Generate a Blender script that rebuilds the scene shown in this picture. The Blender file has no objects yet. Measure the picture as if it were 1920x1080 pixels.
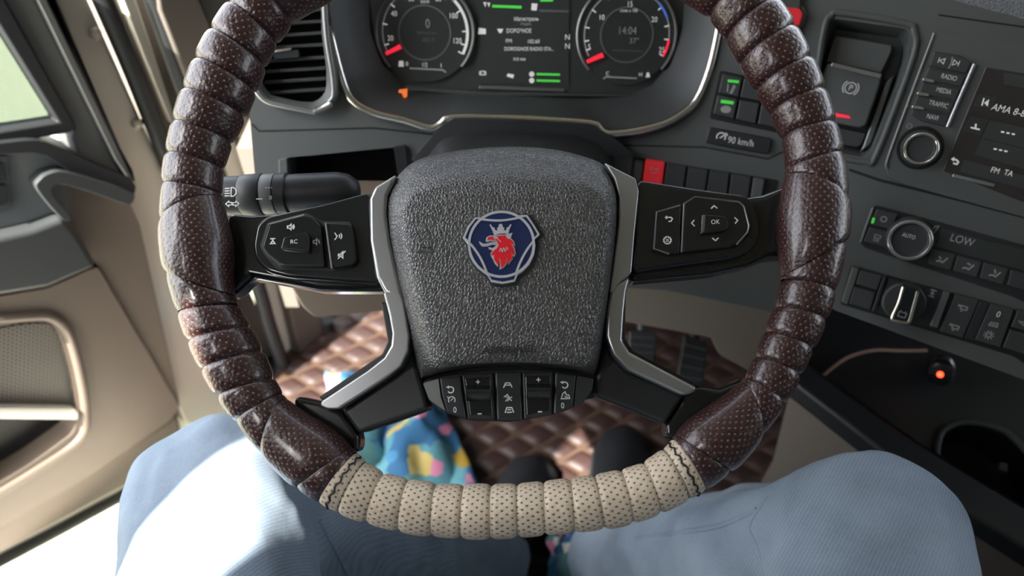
import bpy, bmesh, math, random
from mathutils import Vector as V, Matrix, noise
from mathutils.geometry import delaunay_2d_cdt
random.seed(7)
SC = bpy.context.scene
COL = SC.collection
PI = math.pi
# ------------------------------------------------------------------ camera (world: X right, Y forward, Z up, cab floor at z=0)
FPX = 1397.0
CAM = V((0.0, -0.40, 1.10))
_s = math.sqrt(0.5)
RT, UP, FW = V((1, 0, 0)), V((0, _s, _s)), V((0, _s, -_s))
cd = bpy.data.cameras.new('camera'); co = bpy.data.objects.new('camera', cd); COL.objects.link(co)
co.matrix_world = Matrix(((RT.x, UP.x, -FW.x, CAM.x), (RT.y, UP.y, -FW.y, CAM.y), (RT.z, UP.z, -FW.z, CAM.z), (0, 0, 0, 1)))
cd.sensor_width = 36.0; cd.lens = FPX * 36.0 / 1920.0; cd.clip_start = 0.01
cd.dof.use_dof = True; cd.dof.focus_distance = 0.52; cd.dof.aperture_fstop = 5.0
SC.camera = co
# ------------------------------------------------------------------ sky, sun, exposure
w = bpy.data.worlds.new('sky'); SC.world = w; w.use_nodes = True
nt = w.node_tree; bg = nt.nodes['Background']
sky = nt.nodes.new('ShaderNodeTexSky'); sky.sky_type = 'NISHITA'; sky.sun_disc = False
sky.sun_elevation = math.radians(56); sky.sun_rotation = math.radians(230); sky.air_density = 1.0; sky.dust_density = 2.5
mx = nt.nodes.new('ShaderNodeMix'); mx.data_type = 'RGBA'; mx.inputs[0].default_value = 0.75
bw = nt.nodes.new('ShaderNodeRGBToBW')
nt.links.new(sky.outputs[0], bw.inputs[0]); nt.links.new(sky.outputs[0], mx.inputs[6]); nt.links.new(bw.outputs[0], mx.inputs[7])
nt.links.new(mx.outputs[2], bg.inputs[0]); bg.inputs[1].default_value = 0.20
sl = bpy.data.lights.new('sun', 'SUN'); sl.energy = 3.8; sl.angle = math.radians(0.6); sl.color = (1.0, 0.95, 0.86)
so = bpy.data.objects.new('sun', sl); COL.objects.link(so)
SUN = V((-0.38, -0.47, 0.80)).normalized()
so.rotation_euler = SUN.to_track_quat('Z', 'Y').to_euler(); so.location = SUN * 6
vs = SC.view_settings
vs.view_transform = 'Standard'; vs.look = 'None'; vs.exposure = 2.95; vs.gamma = 1.0; vs.use_curve_mapping = False

# ------------------------------------------------------------------ helpers
def ray(u, v): return FW + RT * ((u - 960.0) / FPX) + UP * ((540.0 - v) / FPX)
class Pl:
    """a real plane of the cab: point, normal towards the driver, in-plane right (ax) and up (ay)"""
    def __init__(s, p, n, up=(0, 0, 1)):
        s.p = V(p); s.n = V(n).normalized(); s.ax = V(up).cross(s.n).normalized(); s.ay = s.n.cross(s.ax)
    def P(s, u, v, h=0.0):
        r = ray(u, v); return CAM + r * (((s.p + s.n * h - CAM).dot(s.n)) / r.dot(s.n))
    def D(s, u, v, h=0.0): return (s.P(u, v, h) - CAM).dot(FW)
    def mpp(s, u, v, h=0.0): return s.D(u, v, h) / FPX
    def xy(s, P): d = P - s.p; return d.dot(s.ax), d.dot(s.ay)
    def L(s, x, y, h=0.0): return s.p + s.ax * x + s.ay * y + s.n * h
    def px(s, pts, h=0.0): return [s.P(a, b, h) for a, b in pts]
    def off(s, h): q = Pl(s.p + s.n * h, s.n); q.ax = s.ax; q.ay = s.ay; return q
def at_depth(u, v, d): return CAM + ray(u, v) * d
BASE = {}
def lin(c):
    return tuple(((x / 255.0) / 12.92 if x / 255.0 <= 0.04045 else ((x / 255.0 + 0.055) / 1.055) ** 2.4) for x in c)
def put(o, parent):
    COL.objects.link(o)
    if parent is not None:
        o.parent = parent; BASE[o.name] = BASE[parent.name]
    else: BASE[o.name] = V((0, 0, 0))
    return o
def thing(name, label, cat, loc=(0, 0, 0), group=None):
    o = bpy.data.objects.new(name, None); o.empty_display_size = 0.02; COL.objects.link(o); o.location = V(loc); BASE[o.name] = V(loc)
    o['label'] = label; o['category'] = cat
    if group: o['group'] = group
    return o
def tag(o, label=None, cat=None, group=None, kind=None):
    if label: o['label'] = label
    if cat: o['category'] = cat
    if group: o['group'] = group
    if kind: o['kind'] = kind
    return o
def mk(name, verts, faces, mat, parent=None, smooth=True, bev=0.0, seg=2, sub=0, uv=None, sharp=38):
    b = BASE[parent.name] if parent is not None else V((0, 0, 0))
    me = bpy.data.meshes.new(name); me.from_pydata([tuple(V(p) - b) for p in verts], [], faces)
    if uv is not None:
        l = me.uv_layers.new(name='UVMap')
        for poly in me.polygons:
            for li in poly.loop_indices: l.data[li].uv = uv[me.loops[li].vertex_index]
    bm = bmesh.new(); bm.from_mesh(me); bmesh.ops.recalc_face_normals(bm, faces=bm.faces); bm.to_mesh(me); bm.free()
    if smooth:
        me.polygons.foreach_set('use_smooth', [True] * len(me.polygons))
        if not bev and sub == 0: me.set_sharp_from_angle(angle=math.radians(sharp))
    me.materials.append(mat)
    o = put(bpy.data.objects.new(name, me), parent)
    if bev:
        m = o.modifiers.new('bevel', 'BEVEL'); m.width = bev; m.segments = seg; m.limit_method = 'ANGLE'; m.angle_limit = math.radians(32); m.harden_normals = True
    if sub:
        m = o.modifiers.new('sub', 'SUBSURF'); m.levels = sub; m.render_levels = sub
    return o
def rnd(pts, r, n=5):
    """round the corners of a pixel polygon"""
    out = []; k = len(pts)
    for i in range(k):
        a, b, c = V(pts[i - 1]), V(pts[i]), V(pts[(i + 1) % k])
        da, dc = a - b, c - b
        q = min(r, da.length * 0.45, dc.length * 0.45)
        p0, p1 = b + da.normalized() * q, b + dc.normalized() * q
        for j in range(n + 1):
            t = j / n; out.append(tuple(p0 * (1 - t) ** 2 + b * 2 * t * (1 - t) + p1 * t * t))
    return out
def spl(pts, n=6, closed=False):
    """Catmull-Rom through points (2D or 3D)"""
    P = [V(p) for p in pts]; k = len(P); out = []
    for i in range(k if closed else k - 1):
        p1, p2 = P[i], P[(i + 1) % k]
        p0 = P[i - 1] if (closed or i > 0) else p1 * 2 - p2
        p3 = P[(i + 2) % k] if (closed or i + 2 < k) else p2 * 2 - p1
        for j in range(n):
            t = j / n
            out.append((p1 * 2 + (p2 - p0) * t + (p0 * 2 - p1 * 5 + p2 * 4 - p3) * t * t + (p1 * 3 - p0 - p2 * 3 + p3) * t ** 3) * 0.5)
    if not closed: out.append(P[-1].copy())
    return out
def slab(name, pl, px, h0, h1, mat, parent=None, bev=0.0008, holes=(), rr=0, seg=2, world=False):
    """a plate with real thickness: outline on the plane at h1, body down to h0"""
    loops = []
    for i, lp in enumerate([px] + list(holes)):
        if rr and i == 0: lp = rnd(lp, rr)
        loops.append(list(lp) if world else pl.px(lp, h1))
    back = pl.n * (h0 - h1)
    vs_, fs = [], []
    if holes:
        v2, e2 = [], []
        for lp in loops:
            s0 = len(v2); v2 += [V(pl.xy(p)) for p in lp]; e2 += [(s0 + i, s0 + (i + 1) % len(lp)) for i in range(len(lp))]
        rv, re, rf, _, _, _ = delaunay_2d_cdt(v2, e2, [], 1, 1e-7)
        vs_ = [pl.L(p.x, p.y, h1) for p in rv]
        def inside(c, lp):
            q = [pl.xy(p) for p in lp]; r = False
            for i in range(len(q)):
                (xa, ya), (xb, yb) = q[i - 1], q[i]
                if (ya > c.y) != (yb > c.y) and c.x < (xb - xa) * (c.y - ya) / (yb - ya) + xa: r = not r
            return r
        for f in rf:
            c = sum((rv[i] for i in f), V((0, 0))) / len(f)
            if inside(c, loops[0]) and not any(inside(c, lp) for lp in loops[1:]): fs.append(tuple(f))
        for lp in loops:
            s0 = len(vs_); vs_ += lp + [p + back for p in lp]; k = len(lp)
            fs += [(s0 + i, s0 + (i + 1) % k, s0 + k + (i + 1) % k, s0 + k + i) for i in range(k)]
        me_bev = 0
    else:
        lp = loops[0]; k = len(lp)
        vs_ = lp + [p + back for p in lp]
        fs = [tuple(range(k)), tuple(range(2 * k - 1, k - 1, -1))] + [(i, (i + 1) % k, k + (i + 1) % k, k + i) for i in range(k)]
        me_bev = bev
    return mk(name, vs_, fs, mat, parent, bev=me_bev, seg=seg)
def loft(name, loops, mat, parent=None, cap0=False, cap1=False, closed=True, sub=0, sharp=38, uv=None):
    n = len(loops[0]); vs_ = [p for l in loops for p in l]; fs = []
    for i in range(len(loops) - 1):
        for j in range(n if closed else n - 1):
            fs.append((i * n + j, i * n + (j + 1) % n, (i + 1) * n + (j + 1) % n, (i + 1) * n + j))
    if cap0: fs.append(tuple(range(n)))
    if cap1: fs.append(tuple(range((len(loops) - 1) * n, len(loops) * n)))
    return mk(name, vs_, fs, mat, parent, sub=sub, sharp=sharp, uv=uv)
def star(px, c, n=96):
    """resample a pixel outline by angle about c"""
    out = []; k = len(px)
    for i in range(n):
        a = 2 * PI * i / n; d = V((math.cos(a), math.sin(a))); best = 0
        for j in range(k):
            p, q = V(px[j]) - V(c), V(px[(j + 1) % k]) - V(c); e = q - p
            den = d.x * e.y - d.y * e.x
            if abs(den) < 1e-9: continue
            t = (p.x * e.y - p.y * e.x) / den; s = (p.x * d.y - p.y * d.x) / den
            if -1e-6 <= s <= 1 + 1e-6 and t > best: best = t
        out.append((c[0] + d.x * best, c[1] + d.y * best))
    return out
def lerp2(a, b, t): return [(p[0] * (1 - t) + q[0] * t, p[1] * (1 - t) + q[1] * t) for p, q in zip(a, b)]
def shrink(px, k, c=None):
    if c is None: c = (sum(p[0] for p in px) / len(px), sum(p[1] for p in px) / len(px))
    return [(c[0] + (p[0] - c[0]) * k, c[1] + (p[1] - c[1]) * k) for p in px]
def tube_geo(path, r, n=12, closed=False):
    P = [V(p) for p in path]; k = len(P); R = r if isinstance(r, (list, tuple)) else [r] * k
    vs_, fs = [], []; prev = None
    for i in range(k):
        t = (P[(i + 1) % k] - P[i - 1]) if closed else (P[min(i + 1, k - 1)] - P[max(i - 1, 0)])
        t.normalize()
        if prev is None: prev = t.orthogonal().normalized()
        x = (prev - t * prev.dot(t)).normalized(); y = t.cross(x); prev = x
        vs_ += [P[i] + (x * math.cos(2 * PI * j / n) + y * math.sin(2 * PI * j / n)) * R[i] for j in range(n)]
    for i in range(k if closed else k - 1):
        for j in range(n):
            a, b = i * n, ((i + 1) % k) * n
            fs.append((a + j, a + (j + 1) % n, b + (j + 1) % n, b + j))
    if not closed: fs += [tuple(range(n)), tuple(range((k - 1) * n, k * n))]
    return vs_, fs
def tube(name, path, r, mat, parent=None, n=12, closed=False):
    a, b = tube_geo(path, r, n, closed); return mk(name, a, b, mat, parent)
def lathe(name, p, axis, prof, mat, parent=None, n=32, caps=True):
    """prof: list of (radius, height along axis)"""
    axis = V(axis).normalized(); x = axis.orthogonal().normalized(); y = axis.cross(x)
    loops = [[V(p) + axis * h + (x * math.cos(2 * PI * j / n) + y * math.sin(2 * PI * j / n)) * r for j in range(n)] for r, h in prof]
    return loft(name, loops, mat, parent, cap0=caps, cap1=caps)
def ringp(name, pl, uv0, ro, ri, h0, h1, mat, parent=None, n=40):
    c = pl.P(*uv0, 0); e = (ro - ri) * 0.2
    return lathe(name, c, pl.n, [(ri, h0), (ri, h1 - e), (ri + e, h1), (ro - e, h1), (ro, h1 - e), (ro, h0)], mat, parent, n, caps=False)
def ribbon_geo(pl, polys, wd, h, closed=False):
    """flat printed strokes: each polyline (local x,y metres) becomes a ribbon"""
    vs_, fs = [], []
    for pts in polys:
        Q = [V(p) for p in pts]; cl = (Q[0] - Q[-1]).length < 1e-9 and len(Q) > 2
        if cl: Q = Q[:-1]
        k = len(Q); s0 = len(vs_)
        for i in range(k):
            if cl: d0, d1 = (Q[i] - Q[i - 1]).normalized(), (Q[(i + 1) % k] - Q[i]).normalized()
            else:
                d0 = (Q[i] - Q[i - 1]).normalized() if i else (Q[1] - Q[0]).normalized()
                d1 = (Q[i + 1] - Q[i]).normalized() if i < k - 1 else d0
            t = d0 + d1
            t = t.normalized() if t.length > 1e-6 else d0
            nn = V((-t.y, t.x)); cs = max(0.45, abs(nn.dot(V((-d0.y, d0.x)))))
            nn = nn * (wd * 0.5 / cs)
            vs_ += [pl.L(*(Q[i] + nn), h), pl.L(*(Q[i] - nn), h)]
        for i in range(k if cl else k - 1):
            a, b = s0 + 2 * i, s0 + 2 * ((i + 1) % k)
            fs.append((a, a + 1, b + 1, b))
    return vs_, fs
def icon(name, pl, c, size, polys, wd, h, mat, parent=None):
    """polys in a +-1 box (y up), size = half box in pixels of the photograph"""
    x0, y0 = pl.xy(pl.P(c[0], c[1], h)); m = pl.mpp(c[0], c[1], h)
    P = [[(x0 + a * size * m, y0 + b * size * m) for a, b in q] for q in polys]
    a, b = ribbon_geo(pl, P, wd * m, h); return mk(name, a, b, mat, parent, smooth=False)
def strokes(name, pl, polys, wd, h, mat, parent=None):
    """polys in photograph pixels"""
    P = [[pl.xy(pl.P(a, b, h)) for a, b in q] for q in polys]
    m = pl.mpp(*polys[0][0], h)
    a, b = ribbon_geo(pl, P, wd * m, h); return mk(name, a, b, mat, parent, smooth=False)
def fillp(name, pl, px, h, mat, parent=None, th=0.0003):
    return slab(name, pl, px, h - th, h, mat, parent, bev=0)
def text(name, pl, s, c, hpx, h, mat, parent=None, xs=1.0, ext=0.0, shear=0.0, al='CENTER', rot=0.0):
    cu = bpy.data.curves.new(name, 'FONT'); cu.body = s; cu.size = 1.0; cu.align_x = al; cu.align_y = 'CENTER'; cu.resolution_u = 3; cu.shear = shear
    cu.extrude = ext
    t = bpy.data.objects.new('tmp_text', cu); COL.objects.link(t)
    dg = bpy.context.evaluated_depsgraph_get(); me = bpy.data.meshes.new_from_object(t.evaluated_get(dg))
    bpy.data.objects.remove(t); bpy.data.curves.remove(cu)
    k = hpx * pl.mpp(c[0], c[1], h) / 0.73; o0 = pl.P(c[0], c[1], h); b = BASE[parent.name] if parent is not None else V((0, 0, 0))
    cr, sr = math.cos(rot), math.sin(rot)
    for v in me.vertices:
        x, y, z = v.co.x * k * xs, v.co.y * k, v.co.z * k
        v.co = o0 + pl.ax * (x * cr - y * sr) + pl.ay * (x * sr + y * cr) + pl.n * z - b
    me.materials.clear(); me.materials.append(mat)
    return put(bpy.data.objects.new(name, me), parent)
def circ(cx, cy, r, n=32, a0=0, a1=360, ry=None):
    ry = r if ry is None else ry
    return [(cx + r * math.cos(math.radians(a0 + (a1 - a0) * i / n)), cy - ry * math.sin(math.radians(a0 + (a1 - a0) * i / n))) for i in range(n + 1)]
def box(name, lo, hi, mat, parent=None, bev=0.0):
    x0, y0, z0 = lo; x1, y1, z1 = hi
    v = [(x0, y0, z0), (x1, y0, z0), (x1, y1, z0), (x0, y1, z0), (x0, y0, z1), (x1, y0, z1), (x1, y1, z1), (x0, y1, z1)]
    f = [(0, 3, 2, 1), (4, 5, 6, 7), (0, 1, 5, 4), (1, 2, 6, 5), (2, 3, 7, 6), (3, 0, 4, 7)]
    return mk(name, v, f, mat, parent, bev=bev)

# ------------------------------------------------------------------ materials (all procedural)
MATS = {}
def mat(name, rgb, rough=0.5, metal=0.0, bump=None, emit=0.0, spec=0.5, coat=0.0, var=0.0):
    """bump: (kind, scale, strength, distance)"""
    m = bpy.data.materials.new(name); m.use_nodes = True; t = m.node_tree; b = t.nodes['Principled BSDF']
    c = lin(rgb) + (1.0,)
    b.inputs['Base Color'].default_value = c; b.inputs['Roughness'].default_value = rough; b.inputs['Metallic'].default_value = metal
    b.inputs['Specular IOR Level'].default_value = spec; b.inputs['Coat Weight'].default_value = coat; b.inputs['Coat Roughness'].default_value = 0.08
    if emit: b.inputs['Emission Color'].default_value = c; b.inputs['Emission Strength'].default_value = emit
    tc = t.nodes.new('ShaderNodeTexCoord')
    if bump:
        kind, sc, st, di = bump
        if kind == 'noise':
            n = t.nodes.new('ShaderNodeTexNoise'); n.inputs['Scale'].default_value = sc; n.inputs['Detail'].default_value = 4; out = n.outputs['Fac']
        elif kind == 'grain':
            n = t.nodes.new('ShaderNodeTexVoronoi'); n.feature = 'DISTANCE_TO_EDGE'; n.inputs['Scale'].default_value = sc
            ns = t.nodes.new('ShaderNodeTexNoise'); ns.inputs['Scale'].default_value = sc * 0.9; ns.inputs['Detail'].default_value = 2
            mxv = t.nodes.new('ShaderNodeMix'); mxv.data_type = 'VECTOR'; mxv.inputs[0].default_value = 0.0011
            t.links.new(tc.outputs['Object'], ns.inputs['Vector']); t.links.new(tc.outputs['Object'], mxv.inputs[4]); t.links.new(ns.outputs['Color'], mxv.inputs[5])
            t.links.new(mxv.outputs[1], n.inputs['Vector'])
            mr = t.nodes.new('ShaderNodeMapRange'); mr.inputs[1].default_value = 0.0; mr.inputs[2].default_value = 0.22; t.links.new(n.outputs['Distance'], mr.inputs[0]); out = mr.outputs[0]
        if kind == 'noise': t.links.new(tc.outputs['Object'], n.inputs['Vector'])
        bp = t.nodes.new('ShaderNodeBump'); bp.inputs['Strength'].default_value = st; bp.inputs['Distance'].default_value = di
        t.links.new(out, bp.inputs['Height']); t.links.new(bp.outputs[0], b.inputs['Normal'])
    if var:
        n2 = t.nodes.new('ShaderNodeTexNoise'); n2.inputs['Scale'].default_value = 9; n2.inputs['Detail'].default_value = 5
        t.links.new(tc.outputs['Object'], n2.inputs['Vector'])
        mr2 = t.nodes.new('ShaderNodeMapRange'); mr2.inputs[1].default_value = 0.3; mr2.inputs[2].default_value = 0.7; mr2.inputs[3].default_value = rough - var; mr2.inputs[4].default_value = rough + var
        t.links.new(n2.outputs['Fac'], mr2.inputs[0]); t.links.new(mr2.outputs[0], b.inputs['Roughness'])
    MATS[name] = m; return m
def nd(t, op, a, b=None, c=None):
    n = t.nodes.new('ShaderNodeMath'); n.operation = op
    for i, x in enumerate((a, b, c)):
        if x is None: continue
        if isinstance(x, (int, float)): n.inputs[i].default_value = x
        else: t.links.new(x, n.inputs[i])
    return n.outputs[0]
def perf_leather(name, rgb, hole, rough, coat, crease):
    """perforated leather: staggered holes laid out in the UVs (1 unit = one hole pitch), fine creases in relief"""
    m = bpy.data.materials.new(name); m.use_nodes = True; t = m.node_tree; b = t.nodes['Principled BSDF']
    uv = t.nodes.new('ShaderNodeUVMap'); sp = t.nodes.new('ShaderNodeSeparateXYZ'); t.links.new(uv.outputs[0], sp.inputs[0])
    tc = t.nodes.new('ShaderNodeTexCoord')
    y = sp.outputs[1]; row = nd(t, 'FLOOR', y); odd = nd(t, 'MODULO', row, 2.0); odd = nd(t, 'ABSOLUTE', odd)
    x = nd(t, 'MULTIPLY_ADD', odd, 0.5, sp.outputs[0])
    fx = nd(t, 'SUBTRACT', nd(t, 'FRACT', x), 0.5); fy = nd(t, 'SUBTRACT', nd(t, 'FRACT', y), 0.5)
    fy = nd(t, 'MULTIPLY', fy, 0.5)
    d = nd(t, 'SQRT', nd(t, 'ADD', nd(t, 'MULTIPLY', fx, fx), nd(t, 'MULTIPLY', fy, fy)))
    mr = t.nodes.new('ShaderNodeMapRange'); mr.interpolation_type = 'SMOOTHSTEP'; mr.inputs[1].default_value = 0.07; mr.inputs[2].default_value = 0.13; t.links.new(d, mr.inputs[0])
    dim = t.nodes.new('ShaderNodeMapRange'); dim.interpolation_type = 'SMOOTHSTEP'; dim.inputs[1].default_value = 0.06; dim.inputs[2].default_value = 0.26; t.links.new(d, dim.inputs[0])
    mc = t.nodes.new('ShaderNodeMix'); mc.data_type = 'RGBA'; mc.inputs[6].default_value = lin(hole) + (1,)
    n0 = t.nodes.new('ShaderNodeTexNoise'); n0.inputs['Scale'].default_value = 28; t.links.new(tc.outputs['Object'], n0.inputs['Vector'])
    base = t.nodes.new('ShaderNodeMix'); base.data_type = 'RGBA'; base.inputs[6].default_value = lin([c * 0.9 for c in rgb]) + (1,); base.inputs[7].default_value = lin([min(255, c * 1.09) for c in rgb]) + (1,)
    t.links.new(n0.outputs['Fac'], base.inputs[0]); t.links.new(base.outputs[2], mc.inputs[7])
    t.links.new(mr.outputs[0], mc.inputs[0]); t.links.new(mc.outputs[2], b.inputs['Base Color'])
    n1 = t.nodes.new('ShaderNodeTexNoise'); n1.inputs['Scale'].default_value = 330; n1.inputs['Detail'].default_value = 4; n1.inputs['Distortion'].default_value = 1.2; t.links.new(tc.outputs['Object'], n1.inputs['Vector'])
    n2 = t.nodes.new('ShaderNodeTexVoronoi'); n2.inputs['Scale'].default_value = 420; t.links.new(tc.outputs['Object'], n2.inputs['Vector'])
    hgt = nd(t, 'ADD', nd(t, 'MULTIPLY', n1.outputs['Fac'], crease), nd(t, 'MULTIPLY', n2.outputs['Distance'], crease * 0.5))
    hgt = nd(t, 'ADD', hgt, nd(t, 'MULTIPLY', dim.outputs[0], 0.35))
    hgt = nd(t, 'ADD', hgt, mr.outputs[0])
    bp = t.nodes.new('ShaderNodeBump'); bp.inputs['Strength'].default_value = 0.8; bp.inputs['Distance'].default_value = 0.0008
    t.links.new(hgt, bp.inputs['Height']); t.links.new(bp.outputs[0], b.inputs['Normal'])
    b.inputs['Roughness'].default_value = rough; b.inputs['Coat Weight'].default_value = coat; b.inputs['Coat Roughness'].default_value = 0.16
    return m
M_brown = perf_leather('brown_perforated_leather', (52, 27, 26), (124, 96, 88), 0.36, 0.55, 0.8)  # pale hole colour paints the glints in the perforations
M_cream = perf_leather('cream_perforated_leather', (202, 187, 165), (76, 60, 48), 0.55, 0.0, 0.35)
M_pad = mat('grained_airbag_plastic', (54, 54, 53), 0.34, 0, ('grain', 470, 0.9, 0.00027), spec=1.0)
M_dash = mat('dash_plastic', (84, 87, 87), 0.48, 0, ('noise', 900, 0.18, 0.0002))
M_dash2 = mat('dark_dash_plastic', (56, 59, 60), 0.5, 0, ('noise', 900, 0.18, 0.0002))
M_dtop = mat('grained_dash_top', (84, 85, 86), 0.5, 0, ('grain', 420, 0.8, 0.0008))
M_black = mat('matte_black_plastic', (36, 38, 40), 0.45, 0, ('noise', 700, 0.15, 0.0002))
M_gloss = mat('gloss_black_plastic', (24, 27, 29), 0.22, coat=0.3, var=0.06)
M_gap = mat('black_gap', (14, 15, 16), 0.6)
M_spoke = mat('spoke_satin_black', (40, 43, 45), 0.36, 0, ('noise', 1200, 0.12, 0.0001), var=0.05)
M_satin = mat('satin_silver_trim', (170, 172, 174), 0.3, 0.8, ('noise', 1500, 0.05, 0.0001))
M_chrome = mat('bright_chrome', (222, 220, 215), 0.24, 1.0)
M_greym = mat('grey_satin_metal', (120, 121, 120), 0.4, 0.7)
M_white = mat('white_print', (225, 226, 224), 0.6)
M_grey = mat('grey_print', (150, 152, 152), 0.6)
M_dim = mat('dim_print', (96, 98, 99), 0.6)
M_red = mat('red_plastic', (190, 38, 46), 0.42, emit=0.05)
M_redn = mat('red_needle', (228, 36, 60), 0.4, emit=0.12)
M_green = mat('green_lamp', (60, 170, 60), 0.4, emit=0.12)
M_led = mat('red_lamp', (240, 40, 20), 0.3, emit=2.0)
M_orange = mat('orange_lamp', (200, 96, 40), 0.4, emit=0.12)
M_blue = mat('blue_enamel', (26, 42, 86), 0.22, coat=0.5)
M_redenamel = mat('red_enamel', (224, 30, 44), 0.25, coat=0.5)
M_emsil = mat('emblem_silver', (196, 198, 203), 0.3, 0.25)
M_screen = mat('screen_print', (196, 198, 194), 0.5, emit=0.06)
M_screend = mat('screen_print_dim', (140, 143, 142), 0.5, emit=0.02)
M_bluep = mat('blue_print', (62, 92, 170), 0.5, emit=0.1)
M_display = mat('hazed_display_glass', (52, 56, 56), 0.3, coat=0.2)  # greyed base colour stands in for reflection haze on the cover glass
M_radio = mat('radio_display_glass', (56, 53, 52), 0.2)
M_beige = mat('beige_trim_plastic', (106, 94, 83), 0.55, 0, ('noise', 1100, 0.15, 0.0002))
M_taupe = mat('taupe_trim_plastic', (108, 101, 93), 0.55, 0, ('noise', 1100, 0.15, 0.0002))
M_dgrey = mat('door_grey_plastic', (104, 108, 108), 0.55, 0, ('noise', 900, 0.2, 0.0002))
M_dframe = mat('door_frame_grey', (96, 97, 95), 0.5, 0, ('noise', 900, 0.15, 0.0002))
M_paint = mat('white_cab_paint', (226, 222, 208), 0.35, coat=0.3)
M_cpaint = mat('cream_jamb_paint', (206, 198, 184), 0.35, coat=0.2)
M_rubber = mat('black_rubber', (34, 36, 38), 0.55, 0, ('noise', 500, 0.25, 0.0004))
M_mat = mat('brown_quilted_leather', (50, 32, 29), 0.55, 0, ('noise', 260, 0.35, 0.0005))
M_seam = mat('tan_seam', (70, 52, 40), 0.6)
M_shoe = mat('black_shoe_fabric', (26, 28, 32), 0.6, 0, ('noise', 700, 0.4, 0.0006))
M_cable = mat('copper_cable', (196, 160, 146), 0.4, coat=0.2)
M_ground = mat('pale_concrete', (150, 150, 132), 0.85, 0, ('noise', 3, 0.3, 0.02))
M_roof = mat('headliner_fabric', (104, 101, 96), 0.85)
M_seat = mat('dark_seat_fabric', (40, 42, 46), 0.85, 0, ('noise', 600, 0.5, 0.001))
M_orangecord = mat('orange_braided_cord', (206, 134, 62), 0.7, 0, ('noise', 500, 0.6, 0.001))
def denim():
    m = bpy.data.materials.new('light_blue_denim'); m.use_nodes = True; t = m.node_tree; b = t.nodes['Principled BSDF']
    tc = t.nodes.new('ShaderNodeTexCoord'); mp = t.nodes.new('ShaderNodeMapping'); mp.inputs['Rotation'].default_value = (0, 0, math.radians(38)); t.links.new(tc.outputs['Object'], mp.inputs[0])
    wv = t.nodes.new('ShaderNodeTexWave'); wv.inputs['Scale'].default_value = 130; wv.inputs['Distortion'].default_value = 0.5; wv.inputs['Detail'].default_value = 1; wv.inputs['Detail Scale'].default_value = 0.6; t.links.new(mp.outputs[0], wv.inputs['Vector'])
    n = t.nodes.new('ShaderNodeTexNoise'); n.inputs['Scale'].default_value = 12; n.inputs['Detail'].default_value = 6; t.links.new(tc.outputs['Object'], n.inputs['Vector'])
    n2 = t.nodes.new('ShaderNodeTexNoise'); n2.inputs['Scale'].default_value = 420; t.links.new(tc.outputs['Object'], n2.inputs['Vector'])
    r = t.nodes.new('ShaderNodeValToRGB'); r.color_ramp.elements[0].position = 0.3; r.color_ramp.elements[0].color = lin((96, 114, 133)) + (1,); r.color_ramp.elements[1].position = 0.72; r.color_ramp.elements[1].color = lin((140, 156, 171)) + (1,)
    t.links.new(n.outputs['Fac'], r.inputs[0])
    f = nd(t, 'MULTIPLY', nd(t, 'MULTIPLY_ADD', wv.outputs['Fac'], 0.36, nd(t, 'MULTIPLY', n2.outputs['Fac'], 0.5)), 0.42)
    mx = t.nodes.new('ShaderNodeMix'); mx.data_type = 'RGBA'; t.links.new(f, mx.inputs[0]); t.links.new(r.outputs[0], mx.inputs[6]); mx.inputs[7].default_value = lin((186, 196, 206)) + (1,)
    t.links.new(mx.outputs[2], b.inputs['Base Color']); b.inputs['Roughness'].default_value = 0.9; b.inputs['Specular IOR Level'].default_value = 0.2
    bp = t.nodes.new('ShaderNodeBump'); bp.inputs['Strength'].default_value = 0.5; bp.inputs['Distance'].default_value = 0.0006; t.links.new(f, bp.inputs['Height']); t.links.new(bp.outputs[0], b.inputs['Normal'])
    return m
M_denim = denim()
def floral():
    m = bpy.data.materials.new('floral_print_cloth'); m.use_nodes = True; t = m.node_tree; b = t.nodes['Principled BSDF']
    tc = t.nodes.new('ShaderNodeTexCoord'); ns = t.nodes.new('ShaderNodeTexNoise'); ns.inputs['Scale'].default_value = 22; t.links.new(tc.outputs['Object'], ns.inputs['Vector'])
    mv = t.nodes.new('ShaderNodeMix'); mv.data_type = 'VECTOR'; mv.inputs[0].default_value = 0.05; t.links.new(tc.outputs['Object'], mv.inputs[4]); t.links.new(ns.outputs['Color'], mv.inputs[5])
    vo = t.nodes.new('ShaderNodeTexVoronoi'); vo.inputs['Scale'].default_value = 27; t.links.new(mv.outputs[1], vo.inputs['Vector'])
    sp = t.nodes.new('ShaderNodeSeparateColor'); t.links.new(vo.outputs['Color'], sp.inputs[0])
    r = t.nodes.new('ShaderNodeValToRGB'); r.color_ramp.interpolation = 'CONSTANT'; e = r.color_ramp.elements
    e[0].position = 0; e[0].color = lin((40, 90, 128)) + (1,)
    e[1].position = 0.34; e[1].color = lin((78, 130, 142)) + (1,)
    for p, c in ((0.52, (58, 114, 148)), (0.66, (190, 118, 148)), (0.78, (80, 122, 122)), (0.86, (176, 160, 96)), (0.93, (200, 198, 190)), (0.97, (140, 116, 36))):
        q = e.new(p); q.color = lin(c) + (1,)
    t.links.new(sp.outputs[0], r.inputs[0]); t.links.new(r.outputs[0], b.inputs['Base Color']); b.inputs['Roughness'].default_value = 0.85
    return m
M_floral = floral()
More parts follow.
